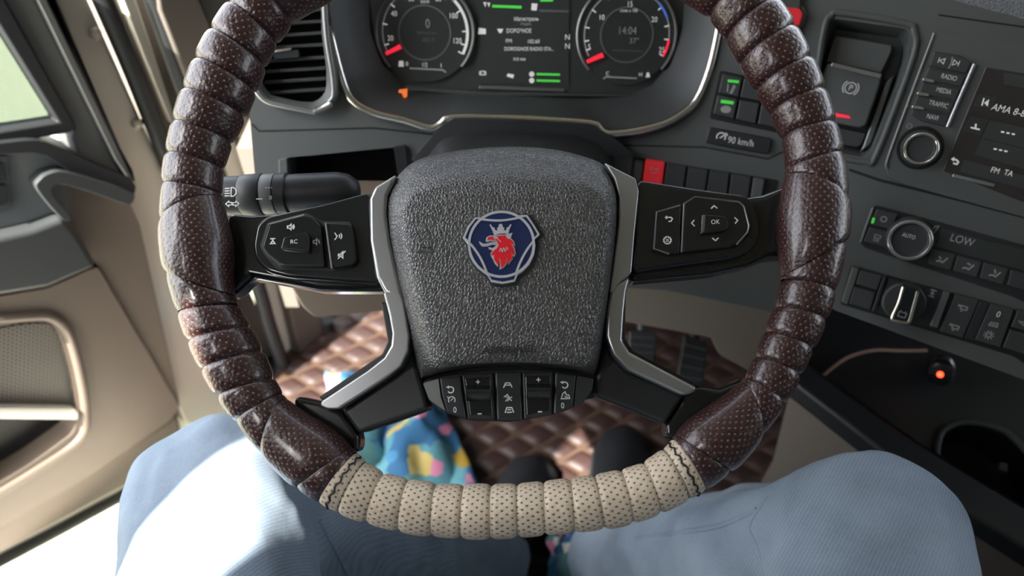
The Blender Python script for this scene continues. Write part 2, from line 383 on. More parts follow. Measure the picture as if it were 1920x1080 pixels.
def mesh_grille():
    m = bpy.data.materials.new('speaker_grille_metal'); m.use_nodes = True; t = m.node_tree; b = t.nodes['Principled BSDF']
    uv = t.nodes.new('ShaderNodeUVMap'); vo = t.nodes.new('ShaderNodeSeparateXYZ'); t.links.new(uv.outputs[0], vo.inputs[0])
    y = vo.outputs[1]; odd = nd(t, 'ABSOLUTE', nd(t, 'MODULO', nd(t, 'FLOOR', y), 2.0)); x = nd(t, 'MULTIPLY_ADD', odd, 0.5, vo.outputs[0])
    fx = nd(t, 'SUBTRACT', nd(t, 'FRACT', x), 0.5); fy = nd(t, 'SUBTRACT', nd(t, 'FRACT', y), 0.5)
    d = nd(t, 'SQRT', nd(t, 'ADD', nd(t, 'MULTIPLY', fx, fx), nd(t, 'MULTIPLY', fy, fy)))
    g = nd(t, 'GREATER_THAN', d, 0.33)
    mx = t.nodes.new('ShaderNodeMix'); mx.data_type = 'RGBA'; t.links.new(g, mx.inputs[0]); mx.inputs[6].default_value = lin((26, 25, 24)) + (1,); mx.inputs[7].default_value = lin((104, 98, 90)) + (1,)
    t.links.new(mx.outputs[2], b.inputs['Base Color']); b.inputs['Roughness'].default_value = 0.5
    bp = t.nodes.new('ShaderNodeBump'); bp.inputs['Distance'].default_value = 0.001; t.links.new(g, bp.inputs['Height']); t.links.new(bp.outputs[0], b.inputs['Normal'])
    return m
M_grille = mesh_grille()
def glass():
    m = bpy.data.materials.new('window_glass'); m.use_nodes = True; t = m.node_tree; b = t.nodes['Principled BSDF']
    tr = t.nodes.new('ShaderNodeBsdfTransparent'); tr.inputs[0].default_value = (0.42, 0.46, 0.43, 1); gl = t.nodes.new('ShaderNodeBsdfGlossy'); gl.inputs['Roughness'].default_value = 0.03
    fr = t.nodes.new('ShaderNodeFresnel'); fr.inputs[0].default_value = 1.5; ms = t.nodes.new('ShaderNodeMixShader')
    t.links.new(fr.outputs[0], ms.inputs[0]); t.links.new(tr.outputs[0], ms.inputs[1]); t.links.new(gl.outputs[0], ms.inputs[2]); t.links.new(ms.outputs[0], t.nodes['Material Output'].inputs[0])
    t.nodes.remove(b); return m
M_glass = glass()
# ------------------------------------------------------------------ the planes the cab is built on
HUB = CAM + RT * -0.0074 + UP * 0.0666 + FW * 0.507
W = Pl(HUB, RT * -0.033 + UP * 0.156 - FW * 0.987, UP)
_d = (W.P(1325, 420) - W.P(580, 455)).normalized(); W.ax = _d; W.ay = W.n.cross(_d)
def tilted(p, yaw, tilt):
    a, b = math.radians(yaw), math.radians(tilt)
    return Pl(p, (-math.sin(a) * math.cos(b), -math.cos(a) * math.cos(b), math.sin(b)))
PCL = tilted(at_depth(985, 100, 0.725), 0.0, 28)          # instrument cluster face
PL = tilted(PCL.P(640, 215, 0.045), -8.5, 25)             # fascia on the door side
PC = tilted(PCL.P(1325, 200, 0.045), 16.5, 27)            # fascia between cluster and centre stack
PR = tilted(PC.P(1490, 260), 26.5, 28)                    # centre stack turned to the driver
PD = Pl(CAM + V((-0.549, 0.722, -1.0)), (0.766, -0.643, 0))   # inner face of the open door
PJ = Pl(CAM + V((-0.549, 0.735, -1.0)), (0.8, -0.6, 0))       # door jamb / front pillar
PF = Pl((0, 0, 0.012), (0, 0, 1), (0, 1, 0))              # mat surface
# ------------------------------------------------------------------ the setting
tag(box('ground', (-25, -25, -1.40), (25, 25, -1.30), M_ground), kind='structure')
tag(box('floor', (-0.50, -1.3, -0.05), (1.75, 0.95, 0.0), M_black), kind='structure')
tag(box('wall_front', (-0.50, 0.80, 0.0), (1.75, 0.86, 0.92), M_black), kind='structure')
tag(box('wall_back', (-0.66, -1.36, -0.05), (1.80, -1.30, 1.90), M_roof), kind='structure')
tag(box('ceiling', (-0.66, -1.36, 1.90), (1.80, 0.95, 1.96), M_roof), kind='structure')
# wall on the passenger side with a window opening
vs_, fs = [], []
for lo, hi in (((1.75, -1.36, -0.05), (1.80, 0.95, 0.80)), ((1.75, -1.36, 0.80), (1.80, -0.45, 1.90)), ((1.75, -0.45, 1.65), (1.80, 0.95, 1.90))):
    s0 = len(vs_); x0, y0, z0 = lo; x1, y1, z1 = hi
    vs_ += [(x0, y0, z0), (x1, y0, z0), (x1, y1, z0), (x0, y1, z0), (x0, y0, z1), (x1, y0, z1), (x1, y1, z1), (x0, y1, z1)]
    fs += [tuple(s0 + i for i in f) for f in ((0, 3, 2, 1), (4, 5, 6, 7), (0, 1, 5, 4), (1, 2, 6, 5), (2, 3, 7, 6), (3, 0, 4, 7))]
tag(mk('wall_right', vs_, fs, M_roof), kind='structure')
vs_, fs = [], []
for lo, hi in (((-0.66, -1.36, -0.05), (-0.60, -0.745, 1.90)), ((-0.66, -0.745, -0.05), (-0.60, -0.20, 1.18)), ((-0.66, -0.543, 1.18), (-0.60, -0.20, 1.90)), ((-0.66, -0.745, 1.70), (-0.60, -0.543, 1.90)), ((-0.66, -0.20, 1.42), (-0.60, 0.95, 1.90))):   # unseen pillar, slot and header, shaped to let a sun strip onto the thigh
    s0 = len(vs_); x0, y0, z0 = lo; x1, y1, z1 = hi
    vs_ += [(x0, y0, z0), (x1, y0, z0), (x1, y1, z0), (x0, y1, z0), (x0, y0, z1), (x1, y0, z1), (x1, y1, z1), (x0, y1, z1)]
    fs += [tuple(s0 + i for i in f) for f in ((0, 3, 2, 1), (4, 5, 6, 7), (0, 1, 5, 4), (1, 2, 6, 5), (2, 3, 7, 6), (3, 0, 4, 7))]
tag(mk('wall_left', vs_, fs, M_roof), kind='structure')
# ---- front pillar and door jamb
jamb = [
    ('trim_1', [(88, -40), (150, -40), (310, 320), (420, 545), (520, 760), (430, 850), (345, 790), (270, 600), (165, 165)], -0.06, -0.012, M_cpaint, 0.006),
    ('trim_2', [(188, -40), (262, -40), (420, 420), (470, 545), (560, 752), (505, 775), (430, 590)], -0.10, -0.04, M_taupe, 0.004),
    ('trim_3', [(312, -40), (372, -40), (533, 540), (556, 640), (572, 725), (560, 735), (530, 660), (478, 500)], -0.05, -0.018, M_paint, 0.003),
    ('trim_4', [(372, -40), (470, -40), (560, 400), (600, 560), (612, 640), (600, 700), (573, 728), (556, 640), (533, 540)], -0.05, 0.006, M_taupe, 0.006),
]
for nm, px, h0, h1, m_, bv in jamb: tag(slab(nm, PJ, px, h0, h1, m_, None, bev=bv), kind='structure')
t2 = bpy.data.objects['trim_2']
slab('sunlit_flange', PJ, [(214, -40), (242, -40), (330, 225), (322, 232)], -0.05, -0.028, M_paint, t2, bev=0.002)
tag(tube('trim_5', [PJ.P(a, b, -0.004) for a, b in spl([(168, -60), (245, 120), (312, 290), (400, 480), (455, 620)], 8)], 0.0125, M_rubber), kind='structure')
tag(tube('trim_6', [PJ.P(a, b, 0.004) for a, b in spl([(268, -60), (340, 145), (400, 310), (478, 520), (506, 612), (534, 690), (551, 727), (570, 741), (592, 733), (609, 705), (620, 655), (612, 600)], 8)], 0.0125, M_rubber), kind='structure')
# upper pillar cover beside the dash
tag(slab('trim_7', PJ, [(288, -60), (352, -60), (470, 230), (455, 262), (350, 150), (300, 20)], 0.004, 0.02, M_taupe, None, bev=0.004), kind='structure')
tag(slab('trim_8', PJ, [(352, -60), (470, -60), (500, 120), (480, 240), (420, 120)], 0.004, 0.014, M_dframe, None, bev=0.004), kind='structure')
for i, (a, b) in enumerate([(183, 62), (262, 231)]):
    lathe('screw_cap' if i == 0 else 'screw_cap', PJ.P(a - 6, b, -0.012), PJ.n, [(0.0075, -0.004), (0.0075, 0.003), (0.006, 0.0055), (0.003, 0.0065)], M_cpaint, bpy.data.objects['trim_1'])

# ---- the open door
door = bpy.data.objects.new('door_1', None); COL.objects.link(door); door.location = PD.P(335, 860); BASE['door_1'] = door.location.copy()
tag(door, kind='structure')
slab('door_shell', PD, [(-120, 300), (120, 292), (245, 345), (300, 600), (385, 800), (395, 870), (236, 935), (-120, 1125)], -0.09, -0.045, M_paint, door, bev=0.006)
sp_hole = rnd([(-70, 625), (50, 603), (95, 604), (117, 632), (136, 700), (148, 778), (138, 812), (60, 868), (-70, 945)], 14)
slab('lower_trim_panel', PD, rnd([(-120, 585), (0, 556), (90, 541), (183, 500), (337, 763), (322, 787), (170, 892), (0, 992), (-120, 1060)], 10), -0.045, 0.0, M_beige, door, holes=[sp_hole])
slab('under_trim_panel', PD, [(-120, 1000), (0, 985), (170, 885), (335, 775), (352, 845), (236, 915), (0, 1040), (-120, 1102)], -0.05, -0.012, M_beige, door, bev=0.01, seg=3)
pk = [PD.P(a, b, -0.0005) for a, b in sp_hole]
loft('pocket', [pk, [p - PD.n * 0.035 for p in pk]], M_taupe, door)
slab('pocket_floor', PD, [(-90, 600), (170, 590), (170, 840), (-90, 960)], -0.044, -0.034, M_gap, door, bev=0)
gp = rnd([(-70, 628), (50, 607), (92, 607), (114, 633), (133, 702), (145, 772), (-70, 772)], 10)
g = slab('speaker_grille', PD, gp, -0.03, -0.012, M_grille, door, bev=0)
uvl = g.data.uv_layers.new(name='UVMap')
for poly in g.data.polygons:
    for li in poly.loop_indices:
        x, y = PD.xy(g.data.vertices[g.data.loops[li].vertex_index].co + BASE['door_1']); uvl.data[li].uv = (x / 0.0055, y / 0.0055)
slab('pocket_ledge', PD, [(-70, 770), (148, 772), (148, 788), (-70, 786)], -0.03, 0.006, M_paint, door, bev=0.003)
tube('pocket_rim', [PD.P(a, b, 0.0) for a, b in spl([(-60, 600), (50, 592), (96, 594), (128, 625), (150, 700), (160, 775), (148, 824), (66, 882), (-60, 958)], 6)], 0.007, M_beige, door)
slab('upper_trim_panel', PD, [(-120, 282), (0, 279), (60, 272), (120, 288), (132, 405), (60, 432), (-120, 470)], -0.045, 0.002, M_dgrey, door, bev=0.002)
slab('armrest', PD, [(-120, 482), (0, 445), (60, 431), (122, 407), (152, 446), (184, 500), (90, 541), (0, 556), (-120, 586)], -0.045, 0.022, M_dash2, door, bev=0.008, seg=3)
slab('inner_trim_panel', PD, rnd([(78, 356), (104, 336), (240, 374), (262, 420), (340, 768), (184, 498), (122, 408)], 8), -0.045, -0.004, M_beige, door, bev=0.003)
slab('pull_handle', PD, spl([(70, 356), (76, 336), (94, 325), (120, 322), (180, 338), (246, 360), (252, 374), (238, 384), (180, 364), (118, 346), (102, 350), (100, 366), (134, 408), (118, 412)], 4, True), -0.02, 0.02, M_dash2, door, bev=0.006, seg=3)
slab('window_ledge', PD, spl([(-120, 280), (0, 268), (70, 263), (120, 280), (190, 312), (250, 340), (252, 366), (235, 372), (160, 345), (115, 312), (60, 288), (-120, 300)], 3, True), -0.045, 0.014, M_rubber, door, bev=0.004)
slab('switch_plate', PD, rnd([(-90, 296), (18, 292), (24, 380), (10, 398), (-90, 415)], 8), 0.0, 0.005, M_dash, door, bev=0.001)
sw = slab('window_switch', PD, rnd([(-40, 310), (8, 306), (13, 340), (-40, 346)], 4), 0.004, 0.009, M_black, door, bev=0.001)
slab('window_switch', PD, rnd([(-40, 350), (13, 346), (16, 378), (8, 386), (-40, 392)], 4), 0.004, 0.009, M_black, door, bev=0.001)
slab('window_frame', PD, [(-60, -70), (50, -40), (216, 300), (248, 346), (150, 300), (138, 262), (140, 240), (-5, -20)], -0.05, 0.0, M_dframe, door, bev=0.004)
slab('frame_edge', PD, [(50, -40), (70, -40), (232, 300), (252, 342), (248, 346), (216, 300)], -0.05, 0.006, M_dframe, door, bev=0.003)
slab('frame_seal', PD, [(70, -40), (92, -40), (165, 165), (250, 320), (256, 344), (232, 300)], -0.05, 0.004, M_rubber, door, bev=0.004)
slab('glass_seal', PD, [(-90, -180), (-5, -30), (142, 234), (136, 250), (60, 262), (-120, 284), (-120, 266), (110, 229), (-90, -95)], -0.02, 0.006, M_rubber, door, bev=0.003)
slab('glass_pane', PD, [(-90, -95), (110, 229), (-120, 266)], -0.012, -0.008, M_glass, door, bev=0)
PSI = Pl((0, 0, 0.03), (0, 0, 1), (0, 1, 0))
tag(slab('trim_9', PSI, [(-160, 1150), (0, 1062), (236, 938), (330, 890), (460, 960), (460, 1350), (-160, 1350)], -0.05, 0.0, M_paint, None, bev=0.006), kind='structure')
tube('door_seal', [PD.P(a, b, -0.038) for a, b in [(-120, 1118), (0, 1052), (118, 990), (236, 926), (360, 858)]], 0.0095, M_rubber, door)
lathe('drain_hole', PD.P(162, 1003, -0.045), PD.n, [(0.006, -0.002), (0.006, 0.0012), (0.004, 0.0015)], M_gap, door)
cord = tube('braided_cord', [PD.P(a, b, -0.018) for a, b in spl([(-70, 925), (-20, 905), (10, 893), (30, 882), (46, 880)], 5)], 0.0085, M_orangecord)
tag(cord, 'orange braided cord lying in the door pocket', 'cord')

# ---- floor mat, quilted in diamonds
fm = thing('floor_mat', 'brown quilted leather floor mat with tan diamond stitching', 'floor mat', (0, 0.4, 0.0))
box('mat_base', (-0.44, -0.05, 0.0), (0.52, 0.78, 0.006), M_seam, fm)
a_, b_ = V((0.0375, 0.0262)), V((0.0375, -0.0262)); n_ = 6
pv, pf = [], []
for i in range(n_ + 1):
    for j in range(n_ + 1):
        s, t = i / n_, j / n_; k = 0.965
        p = a_ * ((s - 0.5) * k) + b_ * ((t - 0.5) * k)
        z = 0.0068 * (1 - (2 * s - 1) ** 4) ** 0.6 * (1 - (2 * t - 1) ** 4) ** 0.6
        pv.append((p.x, p.y, z))
for i in range(n_):
    for j in range(n_): q = i * (n_ + 1) + j; pf.append((q, q + 1, q + n_ + 2, q + n_ + 1))
pm = None; cand = []
for i in range(-24, 25):
    for j in range(-24, 25):
        c = a_ * i + b_ * j + V((0.006, 0.36))
        if not (-0.41 < c.x < 0.48 and 0.02 < c.y < 0.74): continue
        d = V((c.x, c.y, 0.01)) - CAM; u = 960 + FPX * d.dot(RT) / d.dot(FW); v = 540 - FPX * d.dot(UP) / d.dot(FW)
        seen = (560 < u < 760 and 580 < v < 760) or (660 < u < 1280 and 740 < v < 930) or (1140 < u < 1560 and 590 < v < 910)
        cand.append((0 if seen else 1, c))
cand.sort(key=lambda q: q[0]); rest = [c for _, c in cand[300:]]; cand = [c for _, c in cand[:300]]
for c in cand:
    if pm is None:
        o = mk('quilt_pad', [V(p) + BASE['floor_mat'] for p in pv], pf, M_mat, fm); pm = o.data
    else: o = put(bpy.data.objects.new('quilt_pad', pm), fm)
    o.location = V((c.x, c.y - 0.4, 0.004))
if rest:
    rv, rf = [], []
    for c in rest:
        s0 = len(rv); rv += [V(p) + V((c.x, c.y, 0.004)) for p in pv]; rf += [tuple(s0 + i for i in f) for f in pf]
    tag(mk('quilting', rv, rf, M_mat, fm), kind='stuff')
# ------------------------------------------------------------------ dashboard
dash = thing('dashboard', 'dark grey wrap-around dashboard behind the steering wheel', 'dashboard', (0.3, 0.4, 0.3))
vent_hole = rnd([(500, -40), (606, -40), (612, 60), (622, 130), (622, 175), (604, 196), (585, 205), (500, 190), (480, 165), (482, 60)], 8)
slot_hole = rnd([(536, 296), (742, 276), (752, 340), (750, 372), (542, 372)], 6)
slab('fascia_panel', PL, [(470, -90), (612, -90), (618, 20), (640, 142), (659, 190), (699, 216), (805, 246), (846, 232), (838, 330), (790, 420), (486, 405), (478, 330), (466, 190)], -0.06, 0.0, M_dash, dash, holes=[vent_hole, slot_hole])
strokes('panel_groove', PL, [[(472, 232), (486, 246), (700, 240), (812, 252)]], 3, 0.0004, M_gap, dash)
lp = [PL.P(a, b, 0.0) for a, b in slot_hole]
loft('storage_slot', [lp, [p - PL.n * 0.06 for p in lp]], M_gap, dash, cap1=True)
slab('slot_frame', PL, rnd([(522, 300), (538, 297), (540, 372), (526, 372)], 3), -0.03, 0.004, M_dash, dash, bev=0.0015)
slab('slot_frame', PL, rnd([(738, 276), (760, 272), (766, 340), (752, 372), (748, 340)], 3), -0.03, 0.004, M_black, dash, bev=0.0015)
slab('fascia_panel', PC, [(1366, -90), (1362, 30), (1344, 122), (1308, 198), (1245, 240), (1140, 256), (1108, 238), (1108, 300), (1150, 420), (1170, 540), (1250, 545), (1470, 590), (1500, 500), (1500, -90)], -0.06, 0.0, M_dash, dash)
strokes('panel_groove', PC, [[(1118, 262), (1150, 272), (1320, 276), (1440, 298), (1470, 284)]], 3, 0.0004, M_gap, dash)
pk_hole = rnd([(1556, 34), (1700, 54), (1708, 70), (1702, 112), (1634, 286), (1618, 296), (1505, 272), (1505, 240)], 10)
slab('fascia_panel', PR, [(1488, -90), (1560, -60), (2010, 60), (2010, 745), (1566, 582), (1488, 545)], -0.07, 0.0, M_dash, dash, holes=[pk_hole])
strokes('panel_groove', PR, [[(1592, 318), (1650, 338), (1800, 375), (2000, 428)]], 5, 0.0004, M_gap, dash)
strokes('panel_groove', PR, [[(1760, 28), (2000, 62)], ], 3, 0.0004, M_gap, dash)
lp = [PR.P(a, b, 0.0) for a, b in pk_hole]; c0 = sum(lp, V((0, 0, 0))) / len(lp)
loft('recess_wall', [lp, [c0 + (p - c0) * 0.88 - PR.n * 0.03 for p in lp]], M_dash, dash)
slab('recess_back', PR, shrink(pk_hole, 1.05), -0.04, -0.028, M_dash2, dash, bev=0)
tube('recess_lip', [PR.P(a, b, 0.0) for a, b in spl([(1518, 240), (1544, 60), (1560, 28), (1580, 25), (1696, 44), (1714, 60), (1712, 108), (1644, 288), (1622, 303), (1560, 294)], 6)], 0.0028, M_dash, dash)
# grained roll along the top
tube('dash_top_pad', [at_depth(a, b, d) for a, b, d in spl([(1380, -95, 0.80), (1560, -45, 0.77), (1760, 2, 0.74), (2040, 60, 0.70)], 6)], 0.026, M_dtop, dash, n=20)
slab('dash_top', Pl((0, 0.55, 0.86), (0, 0, 1), (0, 1, 0)), [V((-0.40, 0.43, 0.90)), V((0.35, 0.40, 0.90)), V((0.52, 0.30, 0.90)), V((1.0, 0.05, 0.90)), V((1.7, 0.05, 0.90)), V((1.7, 0.86, 0.90)), V((-0.40, 0.86, 0.90))], 0.0, 0.04, M_dtop, dash, bev=0.01, world=True)
lo_ = [PL.P(472, -88), PL.P(604, -88), PCL.P(630, -188, 0.043), PCL.P(760, -218, 0.043), PCL.P(980, -225, 0.043), PCL.P(1200, -218, 0.043), PCL.P(1342, -188, 0.043), PC.P(1368, -88), PC.P(1490, -88), PR.P(1560, -58), PR.P(1760, -4), PR.P(2010, 62)]
hi_ = [V(p) for p in ((-0.39, 0.46, 0.895), (-0.30, 0.46, 0.895), (-0.22, 0.46, 0.895), (-0.12, 0.46, 0.895), (0.0, 0.46, 0.895), (0.12, 0.45, 0.895), (0.2, 0.44, 0.895), (0.26, 0.43, 0.895), (0.34, 0.42, 0.895), (0.44, 0.37, 0.895), (0.58, 0.29, 0.895), (0.85, 0.15, 0.895))]
loft('dash_shelf', [lo_, [a * 0.5 + b * 0.5 + V((0, 0, 0.015)) for a, b in zip(lo_, hi_)], hi_], M_dtop, dash, closed=False, sharp=60)
# knee panels
PKL = tilted(PL.P(640, 480, -0.02), -8.5, -12)
slab('knee_panel', PKL, rnd([(500, 395), (780, 395), (790, 578), (724, 584), (590, 597), (566, 577), (540, 530)], 10), -0.04, 0.0, M_beige, dash, bev=0.006, seg=3)
PKC = tilted(PC.P(1300, 520, -0.015), 16.5, -10)
slab('knee_panel', PKC, rnd([(1130, 480), (1240, 528), (1500, 590), (1478, 668), (1400, 684), (1332, 633), (1130, 596)], 8), -0.04, 0.0, M_taupe, dash, bev=0.006, seg=3)
slab('lower_side_panel', PKC.off(-0.06), rnd([(1325, 620), (1490, 600), (1500, 700), (1430, 712), (1345, 665)], 12), -0.03, 0.0, M_taupe, dash, bev=0.006)
box('footwell_light_stop', (-0.32, 0.34, 0.50), (0.40, 0.80, 0.52), M_black, dash)  # plate added to keep skylight from leaking into the footwell
box('footwell_light_stop_side', (-0.335, 0.36, 0.30), (-0.315, 0.82, 0.58), M_taupe, dash)  # side plate added to block light from the footwell
# column cover between wheel and cluster
la = [W.P(a, b, -0.082) for a, b in circ(950, 470, 150, 31)]
lb = [PCL.P(a, b, 0.03) for a, b in star(rnd([(800, 262), (850, 232), (1108, 238), (1150, 270), (1150, 460), (800, 460)], 20), (975, 350), 32)]
lb = [lb[(-i) % 32] for i in range(32)]
loft('column_cover', [la, [p * 0.5 + q * 0.5 for p, q in zip(la, lb)], lb], M_black, dash, cap0=True, sharp=60)
slab('column_ledge', PCL, rnd([(826, 238), (850, 222), (1106, 232), (1150, 258), (1190, 290), (1140, 292), (1090, 262), (960, 256), (860, 262), (800, 300), (770, 302)], 5), -0.02, 0.052, M_black, dash, bev=0.004)

# ------------------------------------------------------------------ instrument cluster
clu = thing('instrument_cluster', 'instrument cluster with two round dials and a central display in a chrome surround', 'dials', PCL.P(985, 170))
trim_px = [(604, -120), (610, 0), (620, 62), (640, 142), (659, 186), (699, 211), (760, 226), (805, 240), (828, 231), (850, 220), (980, 223), (1106, 231), (1124, 241), (1140, 251), (1190, 246), (1243, 233), (1278, 214), (1306, 188), (1330, 130), (1346, 60), (1356, 0), (1362, -120), (1340, -185), (1200, -215), (980, -222), (760, -215), (625, -185)]
face_px = [(690, -120), (694, 0), (700, 60), (722, 118), (752, 158), (790, 170), (830, 172), (850, 170), (870, 170), (885, 171), (900, 172), (980, 176), (1060, 180), (1085, 181), (1110, 181), (1140, 178), (1180, 176), (1222, 160), (1252, 120), (1274, 60), (1284, 0), (1290, -120), (1270, -160), (1150, -180), (980, -184), (820, -180), (710, -160)]
slab('face', PCL, [(640, -195), (1340, -195), (1330, 210), (650, 210)], -0.03, 0.0, M_display, clu, bev=0)
mid = lerp2(trim_px, face_px, 0.35)
loft('surround', [[PCL.P(*p, 0.044) for p in trim_px], [PCL.P(*p, 0.034) for p in mid], [PCL.P(*p, 0.012) for p in lerp2(trim_px, face_px, 0.8)], [PCL.P(*p, 0.0) for p in face_px]], M_dash2, clu, closed=True, sharp=50)
tube('chrome_trim', [PCL.P(*p, 0.046) for p in spl(trim_px, 3, True)], 0.0038, M_chrome, clu, n=10, closed=True)
slab('display_strip', PCL, [(898, 160), (1058, 166), (1058, 173), (898, 167)], 0, 0.003, M_greym, clu, bev=0.0008)
slab('cluster_ledge', PCL, [(760, 160), (900, 172), (1200, 176), (1210, 182), (900, 180), (760, 170)], 0, 0.006, M_dash2, clu, bev=0.001)
def dial(c, R, ang, labels, needle, bezel):
    """R in pixels; angles measured in degrees clockwise from straight down-left style polar (0 = right, ccw)"""
    m = PCL.mpp(*c); g = lathe('gauge', PCL.P(*c), PCL.n, [(R * m * 0.97, 0.0), (R * m * 0.97, 0.0035)], M_display, clu, n=48)
    x0, y0 = PCL.xy(PCL.P(*c, 0.0))
    def arc(r, a0, a1, n=40): return [(x0 + r * m * math.cos(math.radians(a0 + (a1 - a0) * i / n)), y0 + r * m * math.sin(math.radians(a0 + (a1 - a0) * i / n))) for i in range(n + 1)]
    path = [PCL.L(x, y, 0.004) for x, y in arc(R, -42, 222, 60)]
    tube('bezel_ring', path, 0.0016, M_greym, g, n=8)
    a, b = ribbon_geo(PCL, [arc(R * 0.86, -28, 208, 60)], 2.6 * m, 0.0042); mk('scale', a, b, M_screend, g, smooth=False)
    tk = [[(x0 + R * m * q * math.cos(math.radians(t)), y0 + R * m * q * math.sin(math.radians(t))) for q in (0.77, 0.87)] for t in ang]
    a, b = ribbon_geo(PCL, tk, 2.6 * m, 0.0043); mk('tick_marks', a, b, M_screen, g, smooth=False)
    a, b = ribbon_geo(PCL, [arc(R * 0.53, 0, 360, 48)], 3.0 * m, 0.0042); mk('inner_ring', a, b, M_dim, g, smooth=False)
    for s, u, v, hp in labels: text('number', PCL, s, (u, v), hp, 0.0044, M_screen, g, xs=0.85)
    (u0, v0), (u1, v1) = needle
    d = V((u1 - u0, v1 - v0)).normalized(); q = V((-d.y, d.x)) * 4.6
    slab('needle', PCL, [(u0 - q.x * 0.7, v0 - q.y * 0.7), (u0 + q.x * 0.7, v0 + q.y * 0.7), (u1 + q.x, v1 + q.y), (u1 - q.x, v1 - q.y)], 0.0045, 0.0075, M_redn, g, bev=0.0005)
    return g, arc, m, x0, y0
gL, arcL, m, x0, y0 = dial((797, 62), 91, [196, 168, 140, 112, 84, 56, 30, 2, -16, -28], [('20', 732, 72, 10), ('40', 739, 26, 10), ('60', 771, -2, 10), ('80', 822, -2, 10), ('100', 850, 30, 10), ('120', 857, 77, 10), ('km/h', 797, 3, 7)], ((723, 101), (751, 87)), None)
text('speed_number', PCL, '0', (802, 45), 17, 0.0045, M_screend, gL, xs=0.8)
text('odometer', PCL, '999444 km', (800, 62), 6, 0.0045, M_dim, gL); text('odometer', PCL, '485,9', (803, 75), 8, 0.0045, M_dim, gL)
text('fuel_number', PCL, '0', (763, 120), 8, 0.0045, M_screen, gL); text('fuel_number', PCL, '1/2', (796, 122), 8, 0.0045, M_screen, gL, xs=0.8); text('fuel_number', PCL, '1', (827, 123), 8, 0.0045, M_screen, gL)
strokes('fuel_scale', PCL, [[(768, 128), (830, 131), (836, 136)]], 3, 0.0045, M_screend, gL)
fillp('fuel_pump', PCL, [(748, 114), (756, 114), (757, 125), (747, 125)], 0.0047, M_screen, gL)
a, b = ribbon_geo(PCL, [arcL(91 * 0.88, -28, 45, 30)], 5 * m, 0.0045); mk('speed_limit_arc', a, b, M_screen, gL, smooth=False)
gR, arcR, m, x0, y0 = dial((1174, 66), 92, [200, 188, 170, 146, 120, 92, 64, 38, 12, -6, -28], [('5', 1105, 88, 10), ('10', 1128, 33, 10), ('15', 1181, 8, 10), ('20', 1227, 37, 10), ('25', 1241, 94, 10), ('r/min x 100', 1179, 20, 6)], ((1101, 116), (1131, 103)), None)
text('clock', PCL, '14:04', (1176, 58), 14, 0.0045, M_screend, gR, xs=0.85); text('outside_temperature', PCL, '37°', (1189, 77), 10, 0.0045, M_screend, gR)
text('temperature_letter', PCL, 'C', (1139, 138), 7, 0.0045, M_screen, gR); text('temperature_letter', PCL, 'H', (1201, 140), 7, 0.0045, M_screen, gR)
strokes('temperature_scale', PCL, [[(1131, 148), (1136, 144), (1194, 147)]], 3, 0.0045, M_screend, gR)
fillp('coolant_symbol', PCL, [(1211, 145), (1213, 136), (1217, 136), (1219, 145)], 0.0047, M_screen, gR)
strokes('display_underline', PCL, [[(1148, 94), (1206, 96)]], 1.6, 0.0045, M_dim, gR)
a, b = ribbon_geo(PCL, [arcR(92 * 0.86, 22, 45, 16)], 4.2 * m, 0.0046); mk('blue_zone', a, b, M_bluep, gR, smooth=False)
a, b = ribbon_geo(PCL, [arcR(92 * 0.86, -28, -6, 16)], 4.2 * m, 0.0046); mk('red_zone', a, b, M_redn, gR, smooth=False)
ctr = slab('display', PCL, [(896, -60), (1068, -60), (1066, 158), (898, 156)], 0, 0.0012, M_display, clu, bev=0)
H = 0.0017
text('display_text', PCL, 'Магистраль', (987, 36), 7, H, M_screen, ctr, xs=0.85); text('display_text', PCL, 'Радио', (986, 45), 5, H, M_screend, ctr)
text('display_text', PCL, 'DOPO*HOE', (973, 58), 8, H, M_screen, ctr, xs=0.8); text('display_text', PCL, 'FM', (954, 77), 7, H, M_screen, ctr); text('display_text', PCL, '102.60', (1000, 78), 7, H, M_screen, ctr, xs=0.9)
text('display_text', PCL, 'DOROGNOE RADIO STA...', (992, 92), 7, H, M_screen, ctr, xs=0.82); text('display_text', PCL, '0.0 км', (974, 111), 6, H, M_screen, ctr)
text('gear_letter', PCL, 'N', (1064, 70), 10, H, M_screen, ctr); text('gear_letter', PCL, 'N', (1064, 87), 10, H, M_screen, ctr)
for px in ([(923, 9), (978, 11), (978, 16), (923, 14)], [(1013, -3), (1037, -2), (1037, 3), (1013, 3)], [(1006, 137), (1050, 138), (1050, 142), (1006, 141)], [(1006, 149), (1050, 150), (1050, 154), (1006, 153)]): fillp('green_bar', PCL, px, H, M_green, ctr)
fillp('grey_bar', PCL, [(1011, 18), (1067, 20), (1067, 23), (1011, 22)], H, M_dim, ctr)
for px in ([(906, 4), (912, 4), (910, 14)], [(913, 5), (919, 5), (917, 14)], [(997, 6), (1008, 7), (1006, 20), (996, 19)], [(898, 52), (911, 54), (911, 64), (896, 64)], [(932, 54), (944, 54), (940, 62), (936, 62)], [(952, 138), (964, 140), (962, 147), (950, 143)], circ(997, 139, 5, 14)[:-1], circ(997, 151, 5, 14)[:-1]): fillp('display_symbol', PCL, px, H, M_screen, ctr)
icon('brake_symbol', PCL, (905, 137), 6, [[(math.cos(t / 8 * PI) * 0.6, math.sin(t / 8 * PI) * 0.6) for t in range(17)], [(-0.8, 0.7), (-1, 0), (-0.8, -0.7)], [(0.8, 0.7), (1, 0), (0.8, -0.7)]], 1.6, H, M_screen, ctr)
fillp('warning_lamp', PCL, [(748, 168), (764, 166), (763, 182), (757, 184), (753, 175), (747, 174)], 0.02, M_orange, clu)

